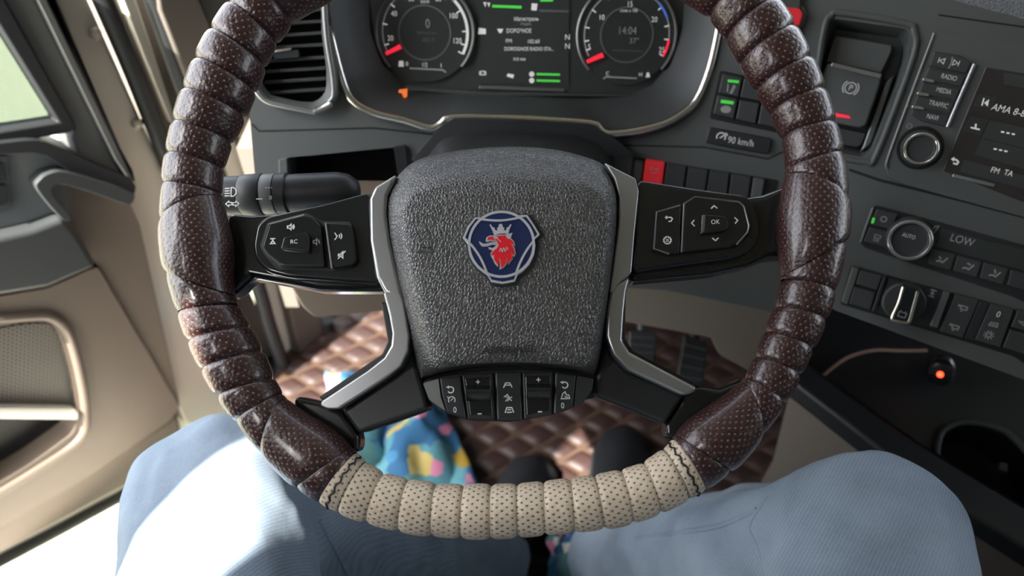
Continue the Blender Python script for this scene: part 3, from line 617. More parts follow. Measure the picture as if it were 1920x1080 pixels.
# ------------------------------------------------------------------ air vent
ven = thing('air_vent', 'slatted side air vent with a silver lower rim', 'air vent', PL.P(560, 200))
fr_o, fr_i = [(492, -60), (612, -60), (618, 60), (634, 140), (636, 178), (624, 200), (592, 214), (560, 207), (500, 192), (476, 166), (480, 60)], [(502, -60), (600, -60), (603, 60), (612, 130), (612, 168), (600, 186), (584, 192), (560, 190), (508, 178), (492, 158), (492, 60)]
c_ = (556, 80); A, B = star(fr_o, c_, 72), star(fr_i, c_, 72)
loft('frame', [[PL.P(*p, -0.002) for p in A], [PL.P(*p, 0.006) for p in A], [PL.P(*p, 0.008) for p in lerp2(A, B, 0.4)], [PL.P(*p, 0.0) for p in B], [PL.P(*p, -0.035) for p in B]], M_dash, ven)
slab('back', PL, shrink(A, 0.97), -0.05, -0.034, M_gap, ven, bev=0)
tube('silver_rim', [PL.P(a, b, 0.0075) for a, b in spl([(476, 160), (486, 178), (505, 192), (550, 203), (590, 211)], 5)], 0.0024, M_satin, ven)
tube('silver_rim', [PL.P(a, b, 0.0075) for a, b in spl([(590, 210), (604, 205), (622, 194)], 5)], 0.0038, M_chrome, ven)
tube('side_trim', [PL.P(a, b, 0.008) for a, b in spl([(606, -60), (612, 60), (624, 140), (626, 178), (618, 192)], 5)], 0.003, M_greym, ven)
for i, y in enumerate([-8, 14, 36, 58, 80, 104, 124, 144, 164]):
    xl, xr = 494 + max(0, (y - 150)) * 0.5, 604 + min(8, max(0, y) * 0.07)
    slab('slat', PL, [(xl, y + 7), (xr, y), (xr, y + 7), (xl, y + 15)], -0.024, -0.008, M_dash2, ven, bev=0.0012)
slab('slider', PL, rnd([(512, 96), (545, 92), (560, 94), (562, 108), (514, 112)], 3), -0.01, 0.0, M_black, ven, bev=0.001)
slab('slider_chrome', PL, [(515, 93), (546, 89), (546, 94), (515, 99)], -0.008, 0.002, M_chrome, ven, bev=0.0006)

# ------------------------------------------------------------------ switch blocks on the fascia
swb = thing('switch_block', 'block of small black dash switches, two with green lamps, above the speed limit button', 'switches', PC.P(1400, 290))
slab('backplate', PC, rnd([(1350, 132), (1478, 158), (1462, 250), (1330, 222)], 6), -0.005, 0.001, M_gap, swb, bev=0.0005)
cells = [[(1355, 138), (1392, 146), (1384, 182), (1347, 174)], [(1395, 147), (1432, 155), (1425, 190), (1388, 183)], [(1435, 156), (1474, 164), (1468, 199), (1428, 191)],
         [(1346, 178), (1383, 186), (1376, 223), (1337, 214)], [(1387, 187), (1424, 194), (1417, 232), (1380, 224)], [(1428, 195), (1466, 203), (1459, 241), (1421, 233)]]
for i, c in enumerate(cells):
    s_ = slab('switch', PC, c, 0.0, 0.006, M_dash2, swb, bev=0.0012)
    if i == 0:
        fillp('green_lamp', PC, [(1365, 149), (1386, 151), (1385, 156), (1364, 154)], 0.0064, M_green, s_); icon('symbol', PC, (1370, 166), 9, [[(-0.7, 0.8), (-0.5, -0.8)], [(0.1, -0.9), (0.5, 0.7), (0.8, 0.5), (0.4, -0.9), (0.1, -0.9)]], 2.2, 0.0064, M_grey, s_)
    if i == 3:
        fillp('green_lamp', PC, [(1352, 187), (1376, 190), (1375, 196), (1351, 193)], 0.0064, M_green, s_); fillp('symbol', PC, circ(1361, 205, 10, 16, ry=7)[:-1], 0.0064, M_grey, s_)
lim = slab('speed_limit_button', PC, rnd([(1330, 238), (1448, 260), (1442, 290), (1322, 268)], 6), -0.003, 0.0045, M_black, swb, bev=0.0012)
text('speed_limit_text', PC, '90 km/h', (1389, 266), 13, 0.0049, M_white, lim, xs=0.82)
icon('limiter_symbol', PC, (1352, 257), 10, [[(math.cos(math.radians(t)) * 0.8, math.sin(math.radians(t)) * 0.8) for t in range(-30, 211, 20)], [(-0.2, -0.2), (0.5, 0.4)], [(0.7, 0.9), (1.1, 0.4)]], 2.4, 0.0049, M_white, lim)
row = thing('switch_row', 'low row of blank black switches starting with a red button', 'switches', PC.P(1320, 380))
slab('backplate', PC, rnd([(1186, 294), (1460, 338), (1446, 392), (1178, 360)], 6), -0.004, 0.001, M_gap, row, bev=0.0005)
slab('end_cap', PC, [(1190, 300), (1206, 303), (1200, 352), (1184, 350)], 0, 0.006, M_dash, row, bev=0.0015)
rb = slab('red_button', PC, [(1210, 299), (1246, 304), (1240, 350), (1204, 346)], 0, 0.007, M_red, row, bev=0.0015)
icon('symbol', PC, (1226, 319), 9, [[(-0.9, 0.4), (-0.2, 0.4)], [(0.2, 0.4), (0.9, 0.4)], [(-0.9, 0.0), (-0.3, 0.0)], [(0.2, 0.0), (0.8, 0.0)], [(-0.4, -0.6), (0.5, -0.6)]], 1.6, 0.0074, M_grey, rb)
for i in range(4):
    x = 1250 + i * 40.5; y = 306 + i * 6.6
    slab('switch', PC, [(x, y), (x + 37, y + 6), (x + 30, y + 56), (x - 7, y + 50)], 0, 0.0055, M_dash2, row, bev=0.0012)
slab('end_cap', PC, [(1413, 333), (1434, 337), (1426, 390), (1405, 386)], 0, 0.006, M_dash, row, bev=0.0015)
hz = thing('red_dash_button', 'red push button in a grey surround half hidden behind the upper wheel rim', 'button', PR.P(1490, 55))
slab('surround', PR, rnd([(1450, 5), (1508, 12), (1512, 24), (1505, 52), (1490, 58), (1450, 50)], 6), -0.002, 0.004, M_dash, hz, bev=0.001)
slab('button', PR, rnd([(1455, 10), (1500, 16), (1505, 26), (1498, 48), (1455, 44)], 5), 0.001, 0.008, M_red, hz, bev=0.0015)

# ------------------------------------------------------------------ parking brake
pb = thing('parking_brake_switch', 'dark parking brake paddle with a silver upper edge in a deep recess', 'switch', PR.P(1600, 280))
slab('paddle_back', PR, rnd([(1566, 66), (1672, 84), (1672, 96), (1652, 138), (1548, 116)], 4), -0.028, -0.012, M_dash, pb, bev=0.002)
pad = slab('paddle', PR, rnd([(1552, 118), (1654, 139), (1650, 160), (1624, 236), (1610, 240), (1520, 222), (1530, 160)], 5), -0.028, -0.004, M_dash, pb, bev=0.003, seg=3)
slab('silver_edge', PR, rnd([(1560, 117), (1654, 139), (1650, 147), (1558, 125)], 2), -0.006, 0.0, M_satin, pad, bev=0.001)
text('letter', PR, 'P', (1595, 165), 11, -0.0032, M_white, pad)
x0, y0 = PR.xy(PR.P(1595, 165, -0.0032)); m = PR.mpp(1595, 165)
def _arc(r, a, b): return [(x0 + r * m * math.cos(math.radians(t)), y0 + r * m * math.sin(math.radians(t))) for t in range(a, b + 1, 10)]
a, b = ribbon_geo(PR, [_arc(10, 0, 360), _arc(14, -50, 50), _arc(14, 130, 230)], 1.8 * m, -0.0032); mk('symbol_ring', a, b, M_white, pad, smooth=False)
fillp('red_lamp', PR, [(1566, 212), (1592, 217), (1595, 222), (1568, 219)], -0.0028, M_redn, pad)
slab('lower_button', PR, rnd([(1572, 240), (1624, 250), (1614, 272), (1604, 276), (1550, 264)], 4), -0.028, -0.012, M_dash2, pb, bev=0.002)
slab('inner_cheek', PR, [(1660, 152), (1678, 140), (1634, 270), (1612, 288), (1640, 210)], -0.028, -0.012, M_greym, pb, bev=0.002)

# ------------------------------------------------------------------ radio
rad = thing('radio_unit', 'car radio with a column of labelled buttons, a round volume knob and a touch screen', 'radio', PR.P(1800, 350))
slab('front', PR, rnd([(1754, 58), (2000, 97), (2000, 430), (1690, 345), (1662, 330), (1660, 306)], 12), -0.005, 0.003, M_dash, rad, bev=0.0015)
tube('front_edge', [PR.P(a, b, 0.003) for a, b in spl([(1752, 62), (1700, 200), (1664, 300), (1664, 316)], 5)], 0.0014, M_greym, rad)
bt = [[(1752, 96), (1800, 104), (1822, 116), (1812, 138), (1742, 124)], [(1741, 127), (1811, 141), (1802, 163), (1732, 150)], [(1731, 153), (1801, 166), (1792, 188), (1722, 176)], [(1721, 179), (1791, 191), (1782, 213), (1712, 201)], [(1711, 204), (1781, 216), (1774, 238), (1728, 227), (1708, 215)]]
for i, (c, s_) in enumerate(zip(bt, (None, 'RADIO', 'MEDIA', 'TRAFFIC', 'NAVI'))):
    b0 = slab('button', PR, c, 0.002, 0.0065, M_dash2, rad, bev=0.001)
    cx, cy = sum(p[0] for p in c) / len(c), sum(p[1] for p in c) / len(c)
    if s_: text('button_text', PR, s_, (cx + 8, cy), 9, 0.0069, M_white, b0, xs=0.72)
    else:
        icon('skip_symbol', PR, (1766, 114), 6, [[(-0.9, 0.8), (-0.9, -0.8)], [(-0.6, 0), (0.7, 0.8), (0.7, -0.8), (-0.6, 0)]], 1.6, 0.0069, M_white, b0); icon('skip_symbol', PR, (1792, 118), 6, [[(0.9, 0.8), (0.9, -0.8)], [(0.6, 0), (-0.7, 0.8), (-0.7, -0.8), (0.6, 0)]], 1.6, 0.0069, M_white, b0)
        strokes('button_divider', PR, [[(1786, 107), (1784, 118), (1778, 129)]], 2.4, 0.0069, M_grey, b0)
    if 1 <= i <= 3:
        q = c[3]; slab('silver_mark', PR, [(q[0] - 1, q[1] - 4), (q[0] + 20, q[1]), (q[0] + 19, q[1] + 5), (q[0] - 3, q[1] + 1)], 0.004, 0.008, M_chrome, b0, bev=0.0004)
tube('silver_bar', [PR.P(a, b, 0.005) for a, b in [(1827, 120), (1800, 182), (1776, 238)]], 0.0017, M_satin, rad)
kb = lathe('volume_knob', PR.P(1724, 277), PR.n, [(0.0155, 0.003), (0.0155, 0.010), (0.0148, 0.012), (0.0132, 0.0145), (0.0105, 0.0145), (0.0095, 0.0135), (0.004, 0.0132)], M_dash2, rad, n=40)
ringp('knob_ring', PR, (1724, 277), 0.0134, 0.0116, 0.0130, 0.0158, M_chrome, kb)
ringp('knob_well', PR, (1724, 277), 0.0185, 0.0155, 0.002, 0.0042, M_gap, kb)
icon('power_symbol', PR, (1705, 236), 5, [[(math.cos(math.radians(t)) * 0.9, math.sin(math.radians(t)) * 0.9) for t in range(120, 421, 20)], [(0, 1.1), (0, 0.1)]], 1.6, 0.0034, M_grey, rad)
scr = slab('screen', PR, [(1848, 126), (2000, 150), (2000, 410), (1768, 320), (1796, 250)], 0.002, 0.0045, M_radio, rad, bev=0.0008)
Hs = 0.0050
text('screen_text', PR, 'AMA 8-80', (1895, 208), 13, Hs, M_screen, scr, xs=0.86, shear=0.1); text('screen_text', PR, 'FM', (1866, 320), 11, Hs, M_screen, scr, xs=0.8); text('screen_text', PR, 'TA', (1891, 325), 11, Hs, M_screen, scr, xs=0.8)
for px in ([(1836, 177), (1868, 182), (1860, 204), (1826, 198)], [(1820, 218), (1854, 225), (1838, 254), (1806, 246)]): fillp('screen_tile', PR, px, Hs - 0.0002, M_display, scr)
for px in ([(1856, 226), (1990, 254), (1970, 290), (1842, 258)], [(1842, 260), (1972, 292), (1950, 325), (1828, 290)], [(1882, 136), (1990, 154), (1986, 176), (1882, 158)], [(1808, 300), (1960, 340), (1950, 362), (1800, 322)]): fillp('screen_tile', PR, px, Hs - 0.0002, M_dash2, scr)
strokes('screen_dashes', PR, [[(1877, 247), (1883, 248)], [(1887, 249), (1893, 250)], [(1897, 251), (1903, 252)], [(1863, 279), (1869, 280)], [(1873, 281), (1879, 282)], [(1883, 283), (1889, 284)]], 3, Hs, M_screen, scr)
fillp('skip_symbol', PR, [(1855, 186), (1852, 200), (1845, 193)], Hs, M_screen, scr); strokes('skip_symbol', PR, [[(1845, 184), (1841, 198)]], 2.4, Hs, M_screen, scr)
strokes('source_symbol', PR, [[(1820, 239), (1837, 243)], [(1829, 240), (1830, 232)]], 3, Hs, M_screen, scr)
strokes('back_symbol', PR, [[(1785, 298), (1794, 300), (1797, 304), (1794, 308), (1787, 306)]], 3, Hs, M_screen, scr); fillp('back_symbol', PR, [(1783, 298), (1790, 294), (1788, 303)], Hs, M_screen, scr)
slab('silver_strip', PR, [(1788, 326), (1866, 345), (1864, 351), (1785, 332)], 0.002, 0.006, M_satin, rad, bev=0.0006)
text('brand_text', PR, 'SCANIA / DRIVE', (1902, 357), 6, 0.0035, M_white, rad, xs=0.95)

# ------------------------------------------------------------------ climate panel
cli = thing('climate_panel', 'climate control panel with a silver ringed AUTO dial and a LOW readout', 'control panel', PR.P(1760, 520))
slab('front', PR, rnd([(1640, 384), (2000, 482), (2000, 610), (1900, 556), (1620, 464), (1610, 452)], 7), -0.004, 0.0025, M_black, cli, bev=0.001)
tube('front_edge', [PR.P(a, b, 0.003) for a, b in [(1637, 390), (1624, 425), (1614, 454)]], 0.0014, M_greym, cli)
b0 = slab('button', PR, [(1644, 392), (1684, 402), (1672, 432), (1632, 422)], 0.002, 0.0055, M_dash2, cli, bev=0.001)
fillp('green_lamp', PR, [(1636, 408), (1641, 409), (1638, 419), (1633, 418)], 0.0060, M_green, b0); icon('fan_symbol', PR, (1657, 411), 5, [[(math.cos(math.radians(t)), math.sin(math.radians(t))) for t in range(0, 361, 30)]], 1.8, 0.0060, M_grey, b0)
b0 = slab('button', PR, [(1631, 425), (1668, 434), (1664, 465), (1619, 454)], 0.002, 0.0055, M_dash2, cli, bev=0.001)
icon('demist_symbol', PR, (1644, 446), 6, [[(-0.8, 0.9), (0.9, 0.9), (0.9, 0), (-0.8, 0), (-0.8, 0.9)], [(-0.8, -0.5), (0.9, -0.5)], [(-0.8, -1), (0.9, -1)]], 1.5, 0.0060, M_grey, b0)
kn = lathe('dial', PR.P(1704, 446), PR.n, [(0.0195, 0.002), (0.0190, 0.010), (0.0175, 0.0125), (0.0145, 0.0125), (0.0135, 0.0115), (0.005, 0.011)], M_dash2, cli, n=44)
ringp('silver_ring', PR, (1704, 446), 0.0178, 0.0152, 0.011, 0.0142, M_satin, kn)
text('dial_text', PR, 'AUTO', (1704, 443), 8, 0.0122, M_white, kn, xs=0.75)
slab('readout', PR, rnd([(1766, 428), (2000, 490), (2000, 530), (1754, 462)], 4), 0.002, 0.0032, M_display, cli, bev=0.0004)
text('readout_text', PR, 'LOW', (1804, 451), 15, 0.0037, M_screend, cli, xs=0.85)
icon('thermometer_symbol', PR, (1754, 431), 9, [[(0.3, 0.9), (-0.3, 0.7), (-0.7, -0.8), (0.0, -0.6), (0.3, 0.9)]], 2, 0.0034, M_grey, cli)
for i, x in enumerate((1746, 1795, 1845, 1896)):
    y = 466 + (x - 1746) * 0.27
    b0 = slab('button', PR, [(x, y), (x + 46, y + 12), (x + 36, y + 42), (x - 8, y + 29)], 0.002, 0.0055, M_dash2, cli, bev=0.001)
    if i < 3: icon('airflow_symbol', PR, (x + 20, y + 21), 9, [[(-0.9, -0.6), (-0.3, -0.3), (0.3, -0.5), (0.9, 0.7)], [(-0.7, 0.5), (-0.2, 0.1)] if i == 0 else [(-0.4, 0.7), (0.3, 0.5)] if i == 1 else [(-0.3, 0.9), (0.1, 0.1)]], 3, 0.0060, M_grey, b0)

# ------------------------------------------------------------------ lower switch strip with the rotary knob
lsp = thing('lower_switch_strip', 'bottom strip of the dash with a chrome edged rotary knob and lighting buttons', 'switches', PR.P(1720, 640))
slab('backplate', PR, rnd([(1596, 498), (2000, 608), (2000, 735), (1900, 668), (1575, 570)], 6), -0.004, 0.0015, M_gap, lsp, bev=0.0006)
slab('end_cap', PR, [(1598, 500), (1612, 504), (1590, 572), (1577, 567)], 0, 0.005, M_dash, lsp, bev=0.0015)
slab('switch', PR, [(1614, 506), (1655, 517), (1644, 545), (1604, 533)], 0, 0.005, M_dash2, lsp, bev=0.001)
slab('switch', PR, [(1602, 537), (1642, 548), (1632, 582), (1592, 570)], 0, 0.005, M_dash2, lsp, bev=0.001)
slab('divider', PR, [(1657, 516), (1664, 518), (1642, 586), (1634, 584)], 0, 0.0055, M_black, lsp, bev=0.001)
slab('knob_plate', PR, [(1666, 520), (1772, 548), (1750, 616), (1642, 586)], 0, 0.0035, M_black, lsp, bev=0.001)
kn = lathe('rotary_knob', PR.P(1694, 563), PR.n, [(0.0185, 0.003), (0.0180, 0.008), (0.0165, 0.0095), (0.006, 0.0095)], M_dash2, lsp, n=40)
slab('grip', PR, rnd([(1694, 536), (1722, 543), (1706, 604), (1674, 598)], 4), 0.009, 0.022, M_gloss, kn, bev=0.0015)
tube('chrome_edge', [PR.P(a, b, 0.0215) for a, b in spl([(1694, 538), (1685, 568), (1673, 596), (1680, 602), (1700, 606), (1706, 600), (1714, 572), (1721, 546)], 5)], 0.0015, M_chrome, kn, n=8)
icon('road_symbol', PR, (1692, 589), 8, [[(-0.8, -0.7), (-0.8, 0.4), (0.8, 0.4), (0.8, -0.7), (-0.8, -0.7)], [(-0.5, 0.4), (-0.5, 0.8)], [(0.5, 0.4), (0.5, 0.8)]], 1.8, 0.0224, M_grey, kn)
icon('diff_lock_symbol', PR, (1748, 550), 8, [[(-0.6, 0.8), (0.7, 0.8)], [(0, 0.8), (0, -0.8)], [(-0.7, -0.8), (0.6, -0.8)], [(-0.4, 0.0), (0.4, 0.0)]], 2.6, 0.0040, M_grey, lsp)
slab('divider', PR, [(1770, 546), (1782, 549), (1758, 616), (1743, 612)], 0.002, 0.0075, M_greym, lsp, bev=0.001)
b0 = slab('switch', PR, [(1792, 551), (1836, 563), (1806, 634), (1762, 622)], 0, 0.006, M_dash2, lsp, bev=0.001)
for c in ((1804, 577), (1788, 613)): icon('truck_symbol', PR, c, 9, [[(-0.9, 0.4), (0.9, 0.4), (0.9, -0.3), (-0.2, -0.3), (-0.3, 0.2), (-0.9, 0.2)], [(-0.1, -0.7), (0.3, -0.7)]], 2.4, 0.0065, M_grey, b0)
slab('switch', PR, [(1837, 563), (1856, 568), (1828, 640), (1808, 634)], 0, 0.0055, M_black, lsp, bev=0.001)
b0 = slab('switch', PR, [(1858, 569), (1902, 581), (1876, 652), (1828, 638)], 0, 0.006, M_dash2, lsp, bev=0.001)
text('switch_text', PR, '0', (1872, 590), 12, 0.0065, M_white, b0, xs=0.85)
icon('cab_light_symbol', PR, (1863, 609), 8, [[(-0.9, -0.4), (-0.7, 0.4), (0.7, 0.6), (0.9, -0.3), (-0.9, -0.4)], [(-0.6, 0), (0.6, 0.1)]], 1.8, 0.0065, M_grey, b0)
icon('lamp_symbol', PR, (1854, 628), 9, [[(math.cos(math.radians(t)) * 0.45, math.sin(math.radians(t)) * 0.45) for t in range(0, 361, 30)]] + [[(math.cos(math.radians(t)) * 0.6, math.sin(math.radians(t)) * 0.6), (math.cos(math.radians(t)), math.sin(math.radians(t)))] for t in range(0, 360, 40)], 2.0, 0.0065, M_grey, b0)
b0 = slab('switch', PR, [(1908, 582), (1952, 594), (1940, 626), (1896, 614)], 0, 0.006, M_dash2, lsp, bev=0.001)
icon('horn_symbol', PR, (1918, 606), 8, [[(-0.9, 0.2), (-0.2, 0.2), (0.8, 0.8), (0.8, -0.6), (-0.2, -0.2), (-0.9, 0.2)]], 2, 0.0065, M_grey, b0)
slab('switch', PR, [(1894, 618), (1938, 630), (1924, 666), (1880, 652)], 0, 0.006, M_dash2, lsp, bev=0.001)
# ------------------------------------------------------------------ centre console, charger, cable
KC = Pl((0, 0, 0.40), (0, 0, 1), (0, 1, 0))
con = thing('centre_console', 'black centre console with a raised edge, deep tray and cup holder', 'console', (0.6, 0.1, 0.0))
up_e = [(1496, 664), (1529, 693), (1620, 758), (1711, 822), (1815, 886), (1990, 990)]; lo_e = [(1476, 704), (1504, 729), (1575, 784), (1642, 836), (1809, 956), (1990, 1072)]
slab('edge_strip', KC, up_e + lo_e[::-1], -0.03, 0.0, M_black, con, bev=0.006, seg=3)
le = [KC.P(a, b, -0.028) for a, b in lo_e]; le2 = [p + V((0.012, 0.008, 0)) for p in le]
loft('side_panel', [le2, [V((p.x + 0.03, p.y + 0.01, 0.15)) for p in le2], [V((p.x + 0.03, p.y + 0.02, 0.0)) for p in le2]], M_taupe, con, closed=False)
ue = [KC.P(a, b, -0.004) for a, b in up_e]
PT = Pl(KC.P(1700, 800, -0.07), (-0.12, -0.30, 0.94), (0, 1, 0))
cup = [(1755, 838), (1768, 806), (1808, 791), (1866, 802), (1902, 824), (1960, 880), (1960, 960), (1880, 960), (1790, 905)]
tr_px = [(1440, 590), (1560, 560), (2050, 690), (2050, 1090), (1960, 1010), (1815, 905), (1711, 838), (1620, 772), (1529, 705), (1470, 665)]
slab('tray', PT, tr_px, -0.03, 0.0, M_black, con, holes=[rnd(cup, 10)])
loft('tray_wall', [ue, [PT.P(a, b + 14, 0.0) for a, b in up_e]], M_black, con, closed=False)
cl = [PT.P(a, b, 0.0) for a, b in rnd(cup, 10)]; cc = sum(cl, V((0, 0, 0))) / len(cl)
loft('cup_holder', [cl, [cc + (p - cc) * 0.94 - PT.n * 0.07 for p in cl]], M_gap, con, cap1=True)
tube('cup_holder_rim', [PT.P(a, b, 0.0015) for a, b in spl([(1758, 868), (1757, 836), (1770, 806), (1809, 791), (1866, 801), (1902, 824), (1955, 880)], 6)], 0.0042, M_dash2, con, n=10)
slab('cup_clip', PT, [(1876, 864), (1892, 868), (1890, 886), (1872, 880)], -0.05, -0.012, M_dash2, con, bev=0.002)
chg = thing('charger_plug', 'black power socket charger with a chrome collar and glowing red lamp', 'charger', PT.P(1764, 686))
ax_ = (at_depth(1736, 728, 0.86) - at_depth(1768, 680, 0.90)).normalized(); p0 = PT.P(1766, 686, 0.0); ax_ = (PT.n * 0.75 + (PT.P(1734, 730) - PT.P(1766, 684)).normalized() * 0.65).normalized()
lathe('collar', p0, ax_, [(0.013, -0.004), (0.0150, 0.0), (0.0150, 0.006), (0.013, 0.009), (0.0105, 0.009), (0.0105, 0.0)], M_chrome, chg, caps=False)
lathe('body', p0, ax_, [(0.0098, -0.004), (0.0098, 0.016), (0.0125, 0.019), (0.0125, 0.024), (0.0105, 0.026), (0.0105, 0.030), (0.0152, 0.033), (0.0152, 0.046), (0.0135, 0.050), (0.006, 0.0515)], M_gloss, chg)
lathe('red_lamp', p0 + ax_ * 0.0512, ax_, [(0.0034, -0.001), (0.0034, 0.0012), (0.0016, 0.002)], M_led, chg, n=16)
tag(tube('charging_cable', [PT.P(a, b, 0.01) for a, b in spl([(1500, 742), (1530, 716), (1560, 690), (1595, 668), (1640, 657), (1690, 658), (1738, 657)], 7)], 0.0021, M_cable, None, n=8), 'thin copper coloured cable arching over the dark console tray', 'cable')

# ------------------------------------------------------------------ pedals
def pedal(name, label, px, zc, arm):
    t = thing(name, label, 'pedal', V((0, 0, 0)) + Pl((0, 0, zc), (0, -0.5, 0.86), (0, 1, 0)).P(*px[0]))
    q = Pl(t.location, (0, -0.55, 0.83), (0, 1, 0))
    slab('pad', q, rnd(px, 6), -0.012, 0.0, M_rubber, t, bev=0.003)
    c = shrink(px, 0.86)
    for i in range(4):
        a, b = lerp2([c[0]], [c[3]], (i + 0.5) / 4)[0], lerp2([c[1]], [c[2]], (i + 0.5) / 4)[0]
        tube('rib', [q.P(*a, 0.001), q.P(*b, 0.001)], 0.002, M_dash2, t, n=6)
    s = q.P(*c[0]) * 0.5 + q.P(*c[1]) * 0.5
    tube('arm', [s - q.n * 0.01, s + V((0, 0.05, 0.04)), s + V((0, 0.09, 0.13))], 0.007, M_black, t)
pedal('brake_pedal', 'ribbed black brake pedal in the footwell to the right of the wheel hub', [(1180, 618), (1232, 622), (1228, 690), (1178, 686)], 0.14, 0)
pedal('accelerator_pedal', 'narrow accelerator pedal with ribbed face beside the console wall', [(1284, 628), (1328, 640), (1318, 728), (1268, 718)], 0.10, 0)

# ------------------------------------------------------------------ the driver's legs
man = thing('person', 'seated driver in light blue jeans and black shoes, knees apart under the wheel', 'person', (0, -0.3, 0.0))
def cone(p, q, r0, r1, n=20, k=9):
    p, q = V(p), V(q); P, R = [], []
    for i in range(-k, 1): a = i / k * PI / 2; P.append(p + (q - p).normalized() * (math.sin(a) * r0)); R.append(max(1e-4, math.cos(a) * r0))
    for i in range(1, k): t = i / k; P.append(p.lerp(q, t)); R.append(r0 + (r1 - r0) * t)
    for i in range(0, k + 1): a = i / k * PI / 2; P.append(q + (q - p).normalized() * (math.sin(a) * r1)); R.append(max(1e-4, math.cos(a) * r1))
    return tube_geo(P, R, n)
kneeL, kneeR = at_depth(412, 950, 0.623), at_depth(1632, 1022, 0.598)
hipL, hipR = V((-0.125, -0.54, 0.49)), V((0.125, -0.54, 0.49))
ankL, ankR = V((-0.035, 0.055, 0.12)), V((0.135, 0.05, 0.12))
vs_, fs = [], []
def addg(g):
    s0 = len(vs_); vs_.extend(g[0]); fs.extend(tuple(s0 + i for i in f) for f in g[1])
for hp, kn, an in ((hipL, kneeL, ankL), (hipR, kneeR, ankR)):
    d = (hp - kn).normalized(); mid = kn.lerp(hp, 0.45)
    addg(cone(kn, mid, 0.0735, 0.087)); addg(cone(mid, hp, 0.087, 0.103))
    k2 = kn + V((0, 0.004, -0.012)); cm = k2.lerp(an, 0.4)
    addg(cone(k2, cm, 0.070, 0.066)); addg(cone(cm, an, 0.066, 0.060))
addg(cone(hipL, hipR, 0.105, 0.105)); addg(cone((0, -0.56, 0.50), (0, -0.60, 0.72), 0.125, 0.135))
jm = mk('jeans', vs_, fs, M_denim, man)
m_ = jm.modifiers.new('remesh', 'REMESH'); m_.mode = 'VOXEL'; m_.voxel_size = 0.009; m_.use_smooth_shade = True
m_ = jm.modifiers.new('smooth', 'SMOOTH'); m_.iterations = 9; m_.factor = 0.6
tx = bpy.data.textures.new('denim_folds', 'CLOUDS'); tx.noise_scale = 0.085; tx.noise_depth = 2
m_ = jm.modifiers.new('folds', 'DISPLACE'); m_.texture = tx; m_.strength = 0.026; m_.mid_level = 0.5; m_.texture_coords = 'LOCAL'
tx = bpy.data.textures.new('denim_wrinkles', 'CLOUDS'); tx.noise_scale = 0.03; tx.noise_depth = 1
m_ = jm.modifiers.new('wrinkles', 'DISPLACE'); m_.texture = tx; m_.strength = 0.005; m_.mid_level = 0.5; m_.texture_coords = 'LOCAL'
m_ = jm.modifiers.new('sub', 'SUBSURF'); m_.levels = 1; m_.render_levels = 1
from mathutils.bvhtree import BVHTree
_dg = bpy.context.evaluated_depsgraph_get(); _ev = jm.evaluated_get(_dg); _me = _ev.to_mesh()
_bv = BVHTree.FromPolygons([v.co + BASE['person'] for v in _me.vertices], [tuple(p.vertices) for p in _me.polygons]); _ev.to_mesh_clear()
def seam(path, r):
    pts = []
    for a, b in spl(path, 10):
        h = _bv.ray_cast(CAM, ray(a, b).normalized())
        if h[0] is not None and (not pts or (h[0] - pts[-1]).length < 0.05): pts.append(h[0] - h[1] * 0.0015)
    if len(pts) > 3: tube('seam', pts, r, M_denim, jm, n=6)
seam([(1440, 930), (1405, 985), (1420, 1030), (1440, 1120)], 0.0026); seam([(1418, 955), (1350, 985), (1260, 1000), (1190, 1010)], 0.0032); seam([(600, 975), (630, 1030), (664, 1100)], 0.0028)
def shoe(ank, toe, side):
    d = (toe - ank); d.z = 0; L_ = d.length; f = d.normalized(); s = V((-f.y, f.x, 0)); o = V((ank.x, ank.y, 0.014)) - f * 0.05; L_ += 0.05
    loops, sole = [], []
    for t, w_, h_ in ((0.0, 0.018, 0.05), (0.05, 0.032, 0.085), (0.2, 0.037, 0.115), (0.35, 0.038, 0.105), (0.5, 0.040, 0.078), (0.65, 0.046, 0.062), (0.8, 0.047, 0.050), (0.92, 0.039, 0.040), (0.99, 0.018, 0.026)):
        c = o + f * (t * L_); lp = []
        for j in range(20):
            a = 2 * PI * j / 20; z = math.sin(a); x = math.cos(a)
            lp.append(c + s * (x * w_ * (1.0 if z < 0 else (1 - 0.35 * z ** 2))) + V((0, 0, max(0.0, h_ * 0.5 + h_ * 0.5 * z))))
        loops.append(lp)
        sole.append([c + s * (w_ * 1.07 * k) + V((0, 0, z)) for k, z in ((-1, 0.012), (1, 0.012), (1, -0.012), (-1, -0.012))])
    sh = loft('shoe', loops, M_shoe, man, cap0=True, cap1=True, sharp=70)
    loft('sole', sole, M_rubber, sh, cap0=True, cap1=True)
    for k in range(4):
        c = o + f * ((0.42 + 0.07 * k) * L_) + V((0, 0, 0.096 - 0.012 * k)); tube('lace', [c - s * 0.02 - V((0, 0, 0.006)), c + V((0, 0, 0.002)), c + s * 0.02 - V((0, 0, 0.006))], 0.0025, M_black, sh, n=6)
shoe(ankL, V((0.045, 0.275, 0.05)), -1); shoe(ankR, V((0.195, 0.335, 0.05)), 1)
# the seat that carries the driver
st = thing('driver_seat', 'dark fabric driver seat under the thighs of the driver', 'seat', (0, -0.6, 0.0))
box('cushion', (-0.27, -0.90, 0.25), (0.27, -0.36, 0.368), M_seat, st, bev=0.03)
box('seat_base', (-0.2, -0.80, 0.012), (0.2, -0.46, 0.255), M_black, st, bev=0.01)
box('backrest', (-0.27, -0.98, 0.36), (0.27, -0.80, 1.05), M_seat, st, bev=0.04)

